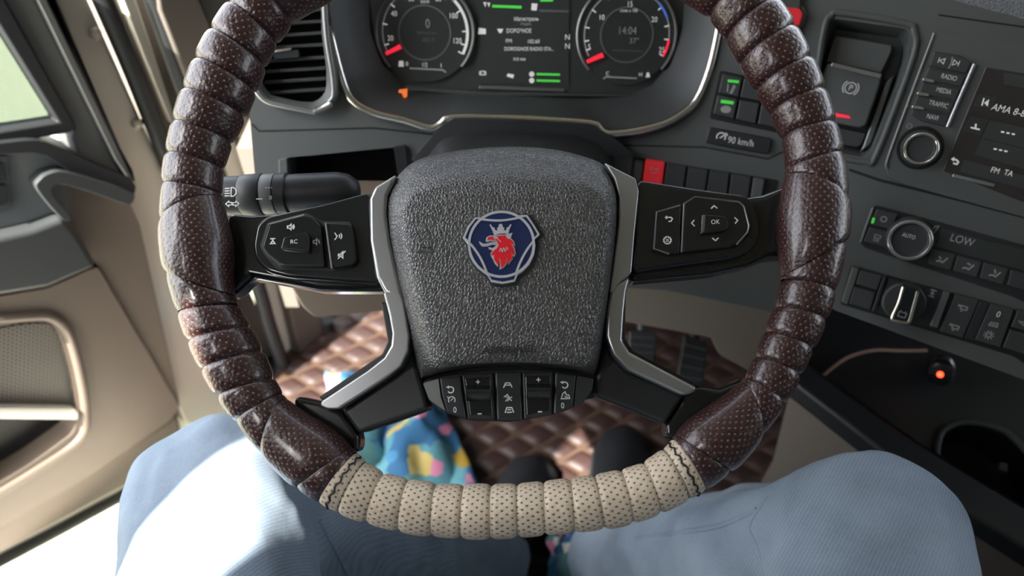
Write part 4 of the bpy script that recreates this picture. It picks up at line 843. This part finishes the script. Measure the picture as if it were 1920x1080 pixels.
# ------------------------------------------------------------------ floral cloths on the floor
def cloth(name, label, corners, z0, amp, seed, n=44):
    P = [Pl((0, 0, z0), (0, 0, 1), (0, 1, 0)).P(*c) for c in corners]; vs_, fs = [], []
    for i in range(n + 1):
        for j in range(n + 1):
            s, t = i / n, j / n; p = (P[0] * (1 - s) + P[1] * s) * (1 - t) + (P[3] * (1 - s) + P[2] * s) * t
            e = noise.noise(V((p.x * 9 + seed, p.y * 5, seed))); e2 = noise.noise(V((p.x * 24, p.y * 11 + seed, 3.0)))
            edge = min(s, 1 - s, t, 1 - t) * 4
            z = z0 + amp * (abs(e) * 1.6 + 0.5 * e2) * min(1, 0.35 + edge)
            wob = 0.014 * noise.noise(V((t * 5 + seed, s * 5, 9)))
            vs_.append(V((p.x + wob, p.y + 0.01 * e2, max(0.02, z))))
    for i in range(n):
        for j in range(n): q = i * (n + 1) + j; fs.append((q, q + 1, q + n + 2, q + n + 1))
    o = mk(name, vs_, fs, M_floral, sharp=80); m = o.modifiers.new('thick', 'SOLIDIFY'); m.thickness = 0.003
    return tag(o, label, 'cloth')
cloth('floral_cloth', 'crumpled blue cloth with pink and yellow flowers lying on the floor mat', [(620, 700), (825, 745), (905, 935), (600, 935)], 0.05, 0.05, 2.3)
cloth('floral_cloth', 'small end of blue cloth sticking out between the shoes under the cream rim', [(1030, 1000), (1088, 996), (1100, 1120), (1024, 1120)], 0.05, 0.02, 7.7, 20)
# ------------------------------------------------------------------ steering wheel
sw = thing('steering_wheel', 'four spoke steering wheel wrapped in brown and cream perforated leather', 'steering wheel', HUB - W.n * 0.08)
def pol(u, v):
    x, y = W.xy(W.P(u, v)); return math.hypot(x, y), math.degrees(math.atan2(y, x)) % 360
bnd = [  # seams of the wrap: (outer end, inner end, kind of the piece that FOLLOWS)
 ((470, -45), (544, 38), 'b'), ((431, 9), (519, 76), 'b'), ((396, 60), (497, 121), 'b'), ((368, 115), (481, 168), 'b'), ((345, 172), (462, 216), 'b'), ((327, 231), (433, 264), 'b'), ((313, 290), (418, 313), 'b'),
 ((304, 348), (412, 364), 'w'), ((306, 424), (415, 370), 'p'), ((312, 510), (430, 556), 'w'), ((334, 589), (450, 567), 'b'), ((352, 643), (471, 609), 'b'), ((378, 696), (496, 653), 'b'), ((407, 747), (514, 706), 'b'),
 ((444, 793), (526, 741), 'w'), ((494, 857), (533, 750), 'p'), ((556, 914), (664, 830), 'w'), ((597, 949), (671, 842), 'k'), ((634, 963), (680, 873), 'c'), ((687, 982), (720, 884), 'c'), ((748, 998), (767, 896), 'c'),
 ((809, 1007), (818, 905), 'c'), ((865, 1010), (871, 905), 'c'), ((920, 1012), (921, 905), 'c'), ((972, 1009), (969, 905), 'c'), ((1022, 1004), (1018, 899), 'c'), ((1078, 998), (1068, 893), 'c'), ((1134, 994), (1114, 889), 'c'),
 ((1188, 984), (1163, 879), 'c'), ((1241, 965), (1206, 866), 'c'), ((1293, 936), (1248, 848), 'k'), ((1324, 924), (1256, 813), 'w'), ((1372, 886), (1260, 806), 'p'), ((1427, 817), (1396, 718), 'w'), ((1475, 762), (1399, 711), 'b'),
 ((1501, 706), (1412, 664), 'b'), ((1524, 657), (1432, 618), 'b'), ((1550, 604), (1452, 573), 'b'), ((1567, 550), (1467, 524), 'w'), ((1587, 452), (1467, 517), 'p'), ((1590, 383), (1470, 330), 'w'), ((1582, 290), (1475, 318), 'b'),
 ((1566, 233), (1466, 256), 'b'), ((1547, 171), (1444, 209), 'b'), ((1522, 112), (1414, 167), 'b'), ((1491, 53), (1384, 116), 'b'), ((1456, 2), (1360, 68), 'b'), ((1418, -45), (1330, 25), 'b')]
seams = []; so_, si_ = [], []; last = 0
for o_, i_, k in bnd:
    ro, to = pol(*o_); ri, ti = pol(*i_)
    if to < 90: to += 360
    if ti < 90: ti += 360
    if last and to < last - 100: to += 360; ti += 360
    last = to; seams.append((to, ti, k)); so_.append((to, ro)); si_.append((ti, ri))
for u, v, which in ((299, 440, 0), (440, 465, 1), (1594, 420, 0), (1453, 430, 1), (524, 886, 0), (600, 788, 1), (1408, 850, 0), (1328, 758, 1)):
    r, t = pol(u, v); t = t + 360 if t < 90 else t
    (so_ if which == 0 else si_).append((t, r))
# the unseen top of the rim
t_end, t_beg = seams[-1][0], seams[0][0] + 360
for k in range(1, 10):
    t = t_end + (t_beg - t_end) * k / 10; seams.append((t, t, 'b')); so_.append((t, 0.2395)); si_.append((t, 0.1875))
seams.append((seams[0][0] + 360, seams[0][1] + 360, 'b'))
so_.sort(); si_.sort()
def interp(tab, t):
    T0 = tab[0][0]; t = (t - T0) % 360 + T0
    ext = tab + [(tab[0][0] + 360, tab[0][1])]
    for (a, x), (b, y) in zip(ext, ext[1:]):
        if a <= t <= b: q = (t - a) / max(1e-6, b - a); return x * (1 - q) + y * q
    return tab[0][1]
def smooth_tab(tab):
    out = []
    for k in range(0, 360, 3):
        t = tab[0][0] + k; out.append((t, (interp(tab, t) * 2 + interp(tab, t - 4) + interp(tab, t + 4)) / 4))
    return out
so_, si_ = smooth_tab(so_), smooth_tab(si_)
def rim_pt(th, ph, g=1.0):
    """th: degrees round the wheel, ph: radians round the tube (0 = outward, pi/2 = towards the driver)"""
    ro, ri = interp(so_, th), interp(si_, th); rc, a = (ro + ri) / 2, (ro - ri) / 2 * 0.985; b = min(a, 0.0245)
    r = rc + a * g * math.cos(ph); h = b * g * math.sin(ph); q = math.radians(th)
    return W.L(r * math.cos(q), r * math.sin(q), h)
n_ = 150; loops = [[rim_pt(360 * i / n_, 2 * PI * j / 20, 0.86) for j in range(20)] for i in range(n_)]
rim = mk('rim', [p for l in loops for p in l], [(i * 20 + j, i * 20 + (j + 1) % 20, ((i + 1) % n_) * 20 + (j + 1) % 20, ((i + 1) % n_) * 20 + j) for i in range(n_) for j in range(20)], M_black, sw)
for (o0, i0, kind), (o1, i1, _) in zip(seams, seams[1:]):
    nt_, np_ = (22 if kind == 'p' else 14), 44
    vs_, fs, uv = [], [], []
    pit = 0.0064 if kind != 'p' else 0.0058
    jit = random.uniform(-0.012, 0.012)
    for i in range(nt_ + 1):
        t = i / nt_
        for j in range(np_ + 1):
            ph = 2 * PI * j / np_; c = math.cos(ph)
            tb0 = (o0 + i0) / 2 + (o0 - i0) / 2 * c; tb1 = (o1 + i1) / 2 + (o1 - i1) / 2 * c
            th = tb0 + (tb1 - tb0) * t; e = abs(2 * t - 1)
            span = abs(tb1 - tb0) * PI / 180 * 0.215
            dep = min(1.0, span / 0.012)
            if kind in 'bc': g = 1.0 + jit - 0.12 * e ** 5.0 * (0.4 + 0.6 * dep)
            elif kind == 'p': g = 1.035 - 0.07 * e ** 7
            elif kind == 'k': g = 0.97 - 0.05 * e ** 4
            else: g = 0.985 - 0.075 * e ** 4 * dep
            vs_.append(rim_pt(th, ph, g)); uv.append((ph * 0.0245 / pit, math.radians(th) * 0.215 / (pit * 0.5)))
    for i in range(nt_):
        for j in range(np_): q = i * (np_ + 1) + j; fs.append((q, q + 1, q + np_ + 2, q + np_ + 1))
    mk('cover_segment', vs_, fs, M_cream if kind in 'ck' else M_brown, rim, uv=uv, sharp=80)
# dark thread on the two cream collars
for (u0, v0), (u1, v1) in (((676, 858), (612, 956)), ((1252, 830), (1308, 930))):
    ra, ta = pol(u0, v0); rb, tb = pol(u1, v1); pth = []
    for k in range(25):
        s = k / 24; th = ta + (tb - ta) * s; ph = PI * 0.97 - s * PI * 0.94
        pth.append(rim_pt(th + 0.25 * math.sin(k * 1.9), ph, 0.985))
    tube('stitching', pth, 0.0007, M_gap, rim, n=6)

# ---- hub and spokes
slab('hub_body', W, rnd([(735, 345), (800, 300), (950, 282), (1090, 298), (1155, 340), (1170, 400), (1150, 560), (1128, 640), (1122, 745), (1000, 770), (880, 770), (790, 745), (768, 640), (740, 520), (722, 400)], 12), -0.075, -0.014, M_black, sw, bev=0.004)
slab('spoke', W, [(425, 398), (470, 402), (545, 396), (700, 358), (725, 440), (725, 545), (600, 545), (512, 528), (470, 520), (446, 545), (425, 560)], -0.032, -0.010, M_gloss, sw, bev=0.005, seg=3)
slab('spoke', W, [(1180, 345), (1290, 352), (1395, 368), (1430, 364), (1478, 345), (1484, 480), (1440, 484), (1400, 500), (1330, 515), (1180, 528)], -0.032, -0.010, M_gloss, sw, bev=0.005, seg=3)
slab('spoke', W, [(772, 650), (806, 768), (735, 793), (672, 814), (640, 770), (720, 714), (752, 690)], -0.03, -0.006, M_spoke, sw, bev=0.0035, seg=3)
slab('spoke', W, [(1138, 628), (1150, 668), (1178, 696), (1284, 742), (1248, 797), (1180, 768), (1112, 742), (1112, 720)], -0.03, -0.006, M_spoke, sw, bev=0.0035, seg=3)
slab('spoke_joint', W, [(600, 752), (640, 770), (674, 815), (672, 850), (620, 850), (550, 770), (548, 742)], -0.03, -0.009, M_gloss, sw, bev=0.004)
slab('spoke_joint', W, [(1284, 740), (1310, 722), (1350, 728), (1405, 706), (1380, 770), (1290, 835), (1248, 820), (1247, 798)], -0.03, -0.009, M_gloss, sw, bev=0.004)
slab('inner_edge', W, [(724, 566), (740, 640), (726, 676), (604, 752), (598, 744), (716, 664), (727, 640), (714, 566)], -0.032, -0.012, M_black, sw, bev=0.001)
slab('inner_edge', W, [(1174, 545), (1172, 636), (1188, 658), (1312, 722), (1306, 730), (1178, 668), (1160, 642), (1164, 545)], -0.032, -0.012, M_black, sw, bev=0.001)
slab('silver_trim', W, [(742, 325), (702, 350), (692, 372), (693, 450), (705, 520), (720, 548), (734, 556), (756, 556), (744, 510), (731, 450), (724, 400), (726, 366), (738, 342)], -0.02, 0.005, M_satin, sw, bev=0.0055, seg=4)
slab('silver_trim', W, [(718, 548), (729, 590), (735, 625), (733, 648), (720, 670), (690, 694), (602, 752), (600, 761), (612, 768), (634, 768), (720, 712), (752, 688), (766, 660), (768, 630), (757, 562), (750, 548), (735, 545)], -0.02, 0.005, M_satin, sw, bev=0.005, seg=4)
slab('silver_trim', W, [(1133, 304), (1160, 318), (1192, 334), (1198, 358), (1190, 440), (1184, 512), (1160, 532), (1150, 548), (1143, 548), (1152, 480), (1160, 420), (1161, 370), (1152, 335)], -0.02, 0.005, M_satin, sw, bev=0.0055, seg=4)
slab('silver_trim', W, [(1158, 532), (1182, 518), (1175, 545), (1171, 580), (1167, 638), (1181, 660), (1309, 727), (1300, 738), (1282, 742), (1177, 694), (1149, 666), (1136, 630), (1138, 580), (1144, 548)], -0.02, 0.005, M_satin, sw, bev=0.005, seg=4)
# ---- airbag cover
OUT = spl([(726, 366), (740, 338), (765, 311), (800, 294), (870, 281), (950, 275), (1030, 279), (1090, 292), (1130, 308), (1150, 333), (1159, 366), (1158, 430), (1148, 520), (1134, 620), (1120, 690), (1112, 703), (1095, 699), (1060, 692), (980, 687), (900, 689), (830, 698), (800, 708), (787, 704), (762, 610), (741, 520), (726, 440), (723, 395)], 4, True)
CR = spl([(762, 392), (790, 362), (860, 348), (950, 343), (1040, 345), (1110, 356), (1136, 385), (1138, 430), (1126, 540), (1108, 640), (1096, 684), (1060, 683), (980, 679), (900, 681), (835, 688), (818, 690), (800, 610), (778, 520), (763, 440)], 4, True)
cA = (945, 500); A, B = star(OUT, cA, 128), star(CR, cA, 128)
lp = [[W.P(*p, -0.03) for p in A], [W.P(*p, -0.004) for p in A], [W.P(*p, -0.0005) for p in lerp2(A, B, 0.05)]]
for t in (0.2, 0.4, 0.6, 0.8, 0.93, 1.0): lp.append([W.P(*p, 0.0195 * (1 - (1 - t) ** 1.6)) for p in lerp2(A, B, t)])
for k in (0.93, 0.8, 0.5, 0.2): lp.append([W.P(*p, 0.0200 + 0.001 * (1 - k)) for p in shrink(B, k, cA)])
apad = loft('airbag_cover', lp, M_pad, sw, cap1=True, sharp=70)
apad['label'] = 'grained dark grey airbag cover'
text('airbag_text', W, 'AIRBAG', (952, 656), 14, 0.0222, M_gap, apad, xs=1.5, ext=0.06)
strokes('moulded_mark', W, [[(789, 458), (790, 474)], [(790, 464), (808, 463), (812, 472), (796, 474)]], 1.6, 0.0207, M_black, apad)
strokes('moulded_mark', W, [[(1072, 454), (1090, 454), (1091, 446)], [(1072, 460), (1091, 460)]], 1.6, 0.0207, M_dim, apad)
# ---- emblem
def e2(pts): return [(860 + x / 6.547, 380 + y / 6.547) for x, y in pts]
eo = e2([(525, 95), (640, 112), (720, 152), (765, 152), (842, 148), (920, 260), (997, 388), (928, 448), (942, 520), (925, 640), (870, 760), (785, 850), (722, 888), (690, 968), (540, 998), (398, 972), (350, 890), (230, 800), (135, 660), (106, 500), (48, 432), (110, 290), (198, 176), (272, 180), (330, 142), (430, 106)])
em = slab('emblem', W, eo, 0.018, 0.0235, M_emsil, apad, bev=0.0006)
slab('emblem_surround', W, [(p[0] + 5 if p[0] > 960 else p[0] + 1, p[1] + 2) for p in shrink(eo, 1.06)], 0.018, 0.0213, M_black, em, bev=0.0004)
fillp('blue_field', W, shrink(eo, 0.945), 0.0238, M_blue, em)
def el(name, lines, wd, h=0.0245):
    P = [[W.xy(W.P(*p, h)) for p in (e2(q) if len(q) < 3 else [tuple(x) for x in spl(e2(q), 5)])] for q in lines]
    a, b = ribbon_geo(W, P, wd / 6.547 * W.mpp(940, 458), h); return mk(name, a, b, M_emsil, em, smooth=False)
cx, cy, R_ = 525, 510, 398
el('silver_ring', [[(cx + R_ * math.cos(math.radians(t)), cy + R_ * math.sin(math.radians(t))) for t in range(0, 361, 15)]], 30)
for arc_ in ([(272, 202), (400, 216), (510, 218), (620, 208), (740, 184)], [(140, 500), (200, 575), (265, 675), (315, 780), (352, 880)], [(918, 470), (850, 560), (785, 670), (735, 780), (700, 880)]): el('silver_arc', [arc_], 26)
for lob in ([[(278, 192), (205, 190)], [(205, 190), (130, 290), (66, 425)], [(66, 425), (118, 478)]], [[(760, 172), (832, 162)], [(832, 162), (910, 270), (980, 388)], [(980, 388), (930, 440)]], [[(362, 888), (402, 962)], [(402, 962), (540, 982), (684, 958)], [(684, 958), (712, 880)]]): el('silver_lobe', lob, 20, 0.0243)
fillp('crown', W, e2([(435, 402), (415, 345), (378, 272), (390, 262), (412, 295), (440, 310), (450, 338), (478, 342), (470, 312), (490, 296), (492, 272), (515, 256), (538, 272), (540, 296), (562, 312), (552, 342), (582, 338), (590, 306), (612, 296), (634, 262), (648, 270), (622, 330), (608, 388), (560, 376), (500, 380)]), 0.0247, M_emsil, em)
gs = e2([(430, 405), (500, 392), (575, 392), (662, 368), (640, 432), (682, 476), (698, 532), (668, 512), (690, 560), (702, 622), (682, 668), (660, 640), (664, 690), (610, 764), (596, 700), (590, 752), (552, 800), (500, 822), (505, 760), (492, 690), (482, 790), (440, 745), (418, 690), (400, 668), (390, 622), (415, 585), (370, 572), (364, 545), (420, 556), (462, 522), (440, 496), (360, 490), (330, 470), (340, 425), (385, 402)])
fillp('griffin_outline', W, gs, 0.0247, M_emsil, em)
fillp('griffin_head', W, e2([(455, 408), (570, 400), (600, 440), (632, 446), (672, 486), (682, 516), (640, 500), (672, 560), (690, 618), (676, 648), (648, 612), (654, 680), (612, 746), (590, 672), (576, 750), (524, 806), (512, 706), (496, 662), (490, 775), (442, 712), (430, 672), (442, 640), (408, 650), (402, 622), (432, 588), (470, 558), (492, 520), (470, 470), (440, 442), (484, 440), (482, 422)]), 0.0251, M_redenamel, em)
fillp('griffin_beak', W, e2([(352, 458), (362, 424), (392, 412), (424, 416), (432, 448), (462, 482), (428, 462), (390, 452)]), 0.0251, M_redenamel, em)
fillp('griffin_tongue', W, e2([(246, 472), (262, 480), (300, 504), (350, 500), (400, 486), (455, 500), (462, 520), (410, 516), (350, 536), (290, 538), (262, 512)]), 0.0249, M_emsil, em)
fillp('griffin_mouth', W, e2([(365, 478), (400, 470), (448, 492), (400, 482), (352, 496)]), 0.0254, M_blue, em)
el('griffin_line', [[(500, 600), (520, 560), (535, 605), (555, 555), (570, 600), (590, 545), (605, 580)], [(600, 440), (640, 395)], [(470, 440), (520, 480)]], 9, 0.0256)
# ---- button pods
def q1(pts): return [(400 + x / 3.375, 240 + y / 3.375) for x, y in pts]
def q2(pts): return [(1130 + x / 3.857, 280 + y / 3.857) for x, y in pts]
pod = slab('button_pod', W, rnd(q1([(245, 740), (270, 610), (330, 560), (600, 500), (690, 480), (990, 400), (1000, 560), (1050, 990), (480, 950), (330, 910), (260, 830)]), 14), -0.02, 0.0, M_gloss, sw, bev=0.004, seg=3)
slab('pod_recess', W, rnd(q1([(292, 750), (340, 598), (590, 535), (690, 590), (870, 592), (915, 845), (880, 885), (760, 905), (400, 895), (320, 800)]), 6), -0.004, 0.0006, M_gap, pod, bev=0)
b0 = slab('rocker_button', W, rnd(q1([(310, 745), (352, 612), (575, 552), (615, 556), (680, 615), (702, 878), (430, 872), (345, 800)]), 5), -0.002, 0.005, M_gloss, pod, bev=0.0015)
b1 = slab('centre_button', W, rnd(q1([(424, 765), (445, 690), (585, 656), (606, 690), (604, 785)]), 4), 0.004, 0.009, M_gloss, b0, bev=0.0012)
b2 = slab('side_button', W, rnd(q1([(706, 600), (860, 606), (882, 640), (906, 838), (880, 868), (746, 890)]), 5), -0.002, 0.005, M_gloss, pod, bev=0.0015)
slab('silver_edge', W, q1([(704, 598), (716, 598), (756, 888), (744, 890)]), 0.002, 0.0058, M_greym, b2, bev=0.0003)
tube('silver_edge', [W.P(*p, 0.0046) for p in q1([(575, 552), (352, 612), (310, 745), (345, 800), (430, 872)])], 0.0008, M_greym, b0, n=6)
HB = 0.0054
spk = [[(-1, 0.3), (-0.5, 0.3), (0, 0.8), (0, -0.8), (-0.5, -0.3), (-1, -0.3), (-1, 0.3)]]
icon('volume_symbol', W, q1([(492, 626)])[0], 7, spk + [[(0.3, 0.4), (0.5, 0), (0.3, -0.4)], [(0.6, 0.7), (0.9, 0), (0.6, -0.7)]], 2.0, HB, M_white, b0)
icon('volume_symbol', W, q1([(376, 716)])[0], 6, [[(-0.8, 0.8), (0.8, 0.8)], [(-0.7, -0.8), (0.7, -0.8), (0.0, 0.2), (-0.7, -0.8)], [(0, 0.2), (0, 0.8)]], 2.2, HB, M_white, b0)
icon('volume_symbol', W, q1([(655, 720)])[0], 7, spk + [[(0.4, 0.6), (0.8, -0.6)]], 2.0, HB, M_grey, b0)
text('source_symbol', W, 'RC', q1([(510, 720)])[0], 8, 0.0094, M_white, b1)
icon('voice_symbol', W, q1([(790, 685)])[0], 8, [[(-0.8, 0.9), (-0.5, 0.3), (-0.2, 0.1), (-0.6, -0.6), (-0.9, -0.8)], [(0.2, 0.4), (0.4, 0), (0.2, -0.4)], [(0.6, 0.7), (0.9, 0), (0.6, -0.7)]], 2.0, HB, M_white, b2)
icon('mute_symbol', W, q1([(812, 803)])[0], 8, [[(-0.8, 0.2), (-0.3, 0.2), (0.3, 0.8), (0.3, -0.8), (-0.3, -0.2), (-0.8, -0.2), (-0.8, 0.2)], [(-0.9, -0.9), (0.9, 0.9)]], 2.0, HB, M_white, b2)
pod = slab('button_pod', W, rnd(q2([(215, 885), (255, 215), (700, 285), (1040, 330), (1100, 400), (1145, 540), (1140, 650), (1085, 735), (960, 780), (600, 830)]), 14), -0.02, 0.0, M_gloss, sw, bev=0.004, seg=3)
slab('pod_recess', W, rnd(q2([(375, 440), (575, 385), (660, 332), (995, 370), (1035, 405), (1075, 555), (1060, 615), (975, 705), (885, 725), (470, 775), (355, 735)]), 6), -0.004, 0.0006, M_gap, pod, bev=0)
b0 = slab('arrow_pad', W, rnd(q2([(590, 395), (668, 345), (985, 380), (1022, 412), (1058, 552), (1048, 600), (968, 690), (885, 710), (572, 745)]), 6), -0.002, 0.005, M_gloss, pod, bev=0.0015)
tube('silver_edge', [W.P(*p, 0.0046) for p in q2([(572, 745), (590, 395), (668, 345), (985, 380), (1022, 412), (1058, 552), (1048, 600), (968, 690)])], 0.0007, M_greym, b0, n=6)
b1 = slab('ok_button', W, rnd(q2([(722, 472), (882, 482), (912, 522), (908, 572), (888, 586), (710, 612)]), 4), 0.004, 0.010, M_gloss, b0, bev=0.0014)
slab('silver_edge', W, q2([(722, 474), (744, 474), (736, 590), (712, 608)]), 0.008, 0.0104, M_greym, b1, bev=0.0003)
text('ok_text', W, 'OK', q2([(815, 526)])[0], 9, 0.0104, M_white, b1, xs=0.9)
for c, a in (((806, 418), 0), ((966, 514), -90), ((816, 650), 180), ((654, 534), 90)):
    ca, sa = math.cos(math.radians(a)), math.sin(math.radians(a)); P = [(-1, -0.45), (0, 0.45), (1, -0.45)]
    icon('arrow_symbol', W, q2([c])[0], 6, [[(x * ca - y * sa, x * sa + y * ca) for x, y in P]], 2.3, HB, M_white, b0)
b2 = slab('side_button', W, rnd(q2([(392, 455), (566, 406), (556, 757), (480, 757), (370, 720)]), 5), -0.002, 0.005, M_gloss, pod, bev=0.0015)
tube('silver_edge', [W.P(*p, 0.0046) for p in q2([(560, 408), (392, 455), (370, 720), (480, 757)])], 0.0007, M_greym, b2, n=6)
icon('back_symbol', W, q2([(480, 505)])[0], 7, [[(-0.9, 0.5), (0.5, 0.5), (0.9, 0.1), (0.5, -0.6), (-0.2, -0.6)], [(-0.5, 0.9), (-0.9, 0.5), (-0.5, 0.1)]], 2.3, HB, M_white, b2)
icon('gear_symbol', W, q2([(468, 658)])[0], 8, [[(math.cos(math.radians(t)) * (0.95 if (t // 15) % 2 else 0.72), math.sin(math.radians(t)) * (0.95 if (t // 15) % 2 else 0.72)) for t in range(0, 361, 15)], [(-0.35, 0.2), (0.35, 0.2)], [(-0.35, -0.2), (0.35, -0.2)]], 1.7, HB, M_white, b2)
# ---- button bar below the airbag cover
bar = slab('button_bar', W, rnd([(792, 716), (830, 704), (900, 694), (985, 691), (1060, 695), (1114, 708), (1112, 730), (1092, 757), (1040, 778), (955, 791), (880, 788), (828, 772), (802, 748)], 6), -0.03, -0.001, M_black, sw, bev=0.003)
slab('silver_end', W, rnd([(793, 719), (822, 710), (826, 744), (836, 771), (805, 750)], 3), -0.004, 0.003, M_greym, bar, bev=0.0015)
slab('black_end', W, rnd([(1082, 704), (1113, 711), (1110, 732), (1092, 755), (1076, 764)], 3), -0.004, 0.003, M_black, bar, bev=0.0015)
k1 = slab('button', W, [(824, 709), (862, 704), (874, 786), (838, 774), (829, 744)], -0.004, 0.004, M_spoke, bar, bev=0.0012)
k2 = slab('button', W, [(928, 697), (976, 697), (979, 789), (932, 789)], -0.004, 0.004, M_spoke, bar, bev=0.0012)
k3 = slab('button', W, [(1041, 697), (1080, 703), (1074, 765), (1038, 778)], -0.004, 0.004, M_spoke, bar, bev=0.0012)
for px, s_ in (([(865, 702), (924, 698), (929, 789), (877, 787)], 0), ([(979, 697), (1038, 697), (1036, 778), (982, 788)], 1)):
    r_ = slab('rocker_frame', W, px, -0.004, 0.0032, M_spoke, bar, bev=0.0012)
    c = shrink(px, 0.82); slab('rocker_well', W, c, 0.0, 0.0036, M_gloss, r_, bev=0.0008)
    (x0, y0), (x1, _), _, _ = c; xa, xb = x0 + 3, x1 - 1; ym = 738 if s_ == 0 else 735
    prof = [(-15, 0.0035), (-14, 0.0080), (-6, 0.0110), (2, 0.0108), (5, 0.0090), (13, 0.0075), (14, 0.0035)]
    loft('rocker', [[W.P(xa + (2 if y > 0 else 0), ym + y, h), W.P(xb, ym + y, h)] for y, h in prof], M_gloss, r_, closed=False, sharp=60)
    for xx in (xa, xb): pass
    loft('rocker_side', [[W.P(xa, ym + y, h) for y, h in prof], [W.P(xa, ym + y, 0.003) for y, h in prof]], M_gloss, r_, closed=False); loft('rocker_side', [[W.P(xb, ym + y, h) for y, h in prof], [W.P(xb, ym + y, 0.003) for y, h in prof]], M_gloss, r_, closed=False)
    xc = (xa + xb) / 2
    icon('plus_sign', W, (xc, 716 if s_ == 0 else 712), 4, [[(-1, 0), (1, 0)], [(0, -1), (0, 1)]], 1.8, 0.0041, M_white, r_); icon('minus_sign', W, (xc + 3, 776 if s_ == 0 else 772), 4, [[(-1, 0), (1, 0)]], 2.0, 0.0041, M_white, r_)
HK = 0.0044
rev = [[(math.cos(math.radians(t)) * 0.8, math.sin(math.radians(t)) * 0.8) for t in range(-150, 141, 20)], [(-1.1, 0.9), (-0.6, 0.55), (-0.5, 1.1)]]
icon('resume_symbol', W, (845, 731), 7, rev, 2.0, HK, M_white, k1); icon('cruise_symbol', W, (847, 750), 7, [[(math.cos(math.radians(t)) * 0.9, math.sin(math.radians(t)) * 0.9) for t in range(-40, 221, 20)], [(-0.3, -0.2), (0.4, 0.5)], [(-1.2, 0.9), (-0.5, 0.5)]], 1.6, HK, M_white, k1)
text('zero', W, '0', (853, 769), 11, HK, M_white, k1, xs=0.9)
icon('resume_symbol', W, (1059, 722), 7, rev, 2.0, HK, M_white, k3); icon('hill_symbol', W, (1060, 741), 8, [[(-1, -0.8), (1, -0.8), (0.8, 0.0), (0.2, 0.1), (0.0, 0.8), (-0.6, 0.4), (-1, -0.8)], [(-0.2, -0.3), (0.6, -0.5)]], 1.8, HK, M_white, k3)
text('zero', W, '0', (1055, 761), 11, HK, M_white, k3, xs=0.9)
icon('distance_symbol', W, (952, 722), 8, [[(-1, -0.6), (-0.5, 0.5), (0.5, 0.5), (1, -0.6)], [(-0.6, 0.0), (0.6, 0.0)]], 1.9, HK, M_white, k2)
icon('assist_symbol', W, (953, 746), 8, [[(-0.9, 0.3), (-0.2, 0.8), (0.2, 0.2), (-0.9, 0.3)], [(-0.7, -0.8), (0.0, 0.0), (0.8, -0.7)], [(-0.2, -0.8), (0.2, -0.2), (0.9, 0.2)]], 1.9, HK, M_white, k2)
icon('lane_symbol', W, (955, 769), 8, [[(-1, -0.6), (-0.6, 0.6), (0.6, 0.6), (1, -0.6)], [(-0.6, -0.5), (0.6, -0.5)], [(-0.4, 0.1), (0.4, 0.1)]], 1.9, HK, M_white, k2)

# ------------------------------------------------------------------ indicator stalk
p0, p1 = W.P(404, 369, -0.062), W.P(672, 357, -0.062); axd = (p1 - p0); L_ = axd.length; r0 = 37 * W.mpp(480, 366, -0.062)
stk = thing('indicator_stalk', 'black indicator stalk with headlamp symbols and ribbed rotary rings', 'stalk', p1)
def X(u): return (u - 404) / 268 * L_
lathe('end_cap', p0, axd, [(r0 * 0.85, 0), (r0 * 0.97, X(408)), (r0, X(430)), (r0, X(455))], M_black, stk)
n_ = 64; loops = []
for u, k in ((456, 1.0), (458, 1.04), (494, 1.07), (496, 1.03)):
    x = axd.normalized().orthogonal().normalized(); y = axd.normalized().cross(x)
    loops.append([p0 + axd * ((u - 404) / 268) + (x * math.cos(2 * PI * j / n_) + y * math.sin(2 * PI * j / n_)) * r0 * (k + (0.012 if j % 2 else 0)) for j in range(n_)])
loft('ribbed_ring', loops, M_dash2, stk, cap0=True, cap1=True)
lathe('collar', p0, axd, [(r0 * 1.0, X(496)), (r0 * 1.03, X(498)), (r0 * 1.03, X(520)), (r0 * 0.98, X(522))], M_dash, stk)
lathe('ribbed_ring', p0, axd, [(r0 * 0.98, X(522)), (r0 * 1.05, X(523)), (r0 * 1.05, X(541)), (r0 * 0.98, X(544))], M_black, stk)
lathe('shaft', p0, axd, [(r0 * 0.95, X(543)), (r0 * 0.97, X(560)), (r0 * 0.97, X(635)), (r0 * 0.85, X(655)), (r0 * 0.5, X(672)), (r0 * 0.1, X(676))], M_black, stk)
PS = Pl((p0 + p1) / 2 + W.n * (r0 * 1.06), W.n); PS.ax = axd.normalized(); PS.ay = W.n.cross(PS.ax)
PS = PS.off(0.0)
icon('headlamp_symbol', PS, (432, 360), 12, [[(0.1, 0.7), (0.5, 0.7), (0.9, 0.3), (0.9, -0.3), (0.5, -0.7), (0.1, -0.7), (0.1, 0.7)], [(-0.9, 0.6), (-0.1, 0.6)], [(-0.9, 0.2), (-0.1, 0.2)], [(-0.9, -0.2), (-0.1, -0.2)], [(-0.9, -0.6), (-0.1, -0.6)]], 1.8, 0.0, M_white, stk)
icon('arrow_symbol', PS, (429, 382), 6, [[(-1, 0), (0, 0.9), (0, 0.4), (0.9, 0.4), (0.9, -0.4), (0, -0.4), (0, -0.9), (-1, 0)]], 1.5, 0.0, M_white, stk); icon('arrow_symbol', PS, (442, 382), 6, [[(1, 0), (0, 0.9), (0, 0.4), (-0.9, 0.4), (-0.9, -0.4), (0, -0.4), (0, -0.9), (1, 0)]], 1.5, 0.0, M_white, stk)
text('zero', PS, '0', (507, 371), 8, 0.0002, M_white, stk); strokes('dots', PS, [[(498, 352), (500, 352)], [(503, 352), (505, 352)], [(508, 352), (510, 352)]], 2, 0.0002, M_white, stk)
strokes('mark', PS, [[(480, 373), (492, 373)]], 2, 0.0008, M_white, stk)
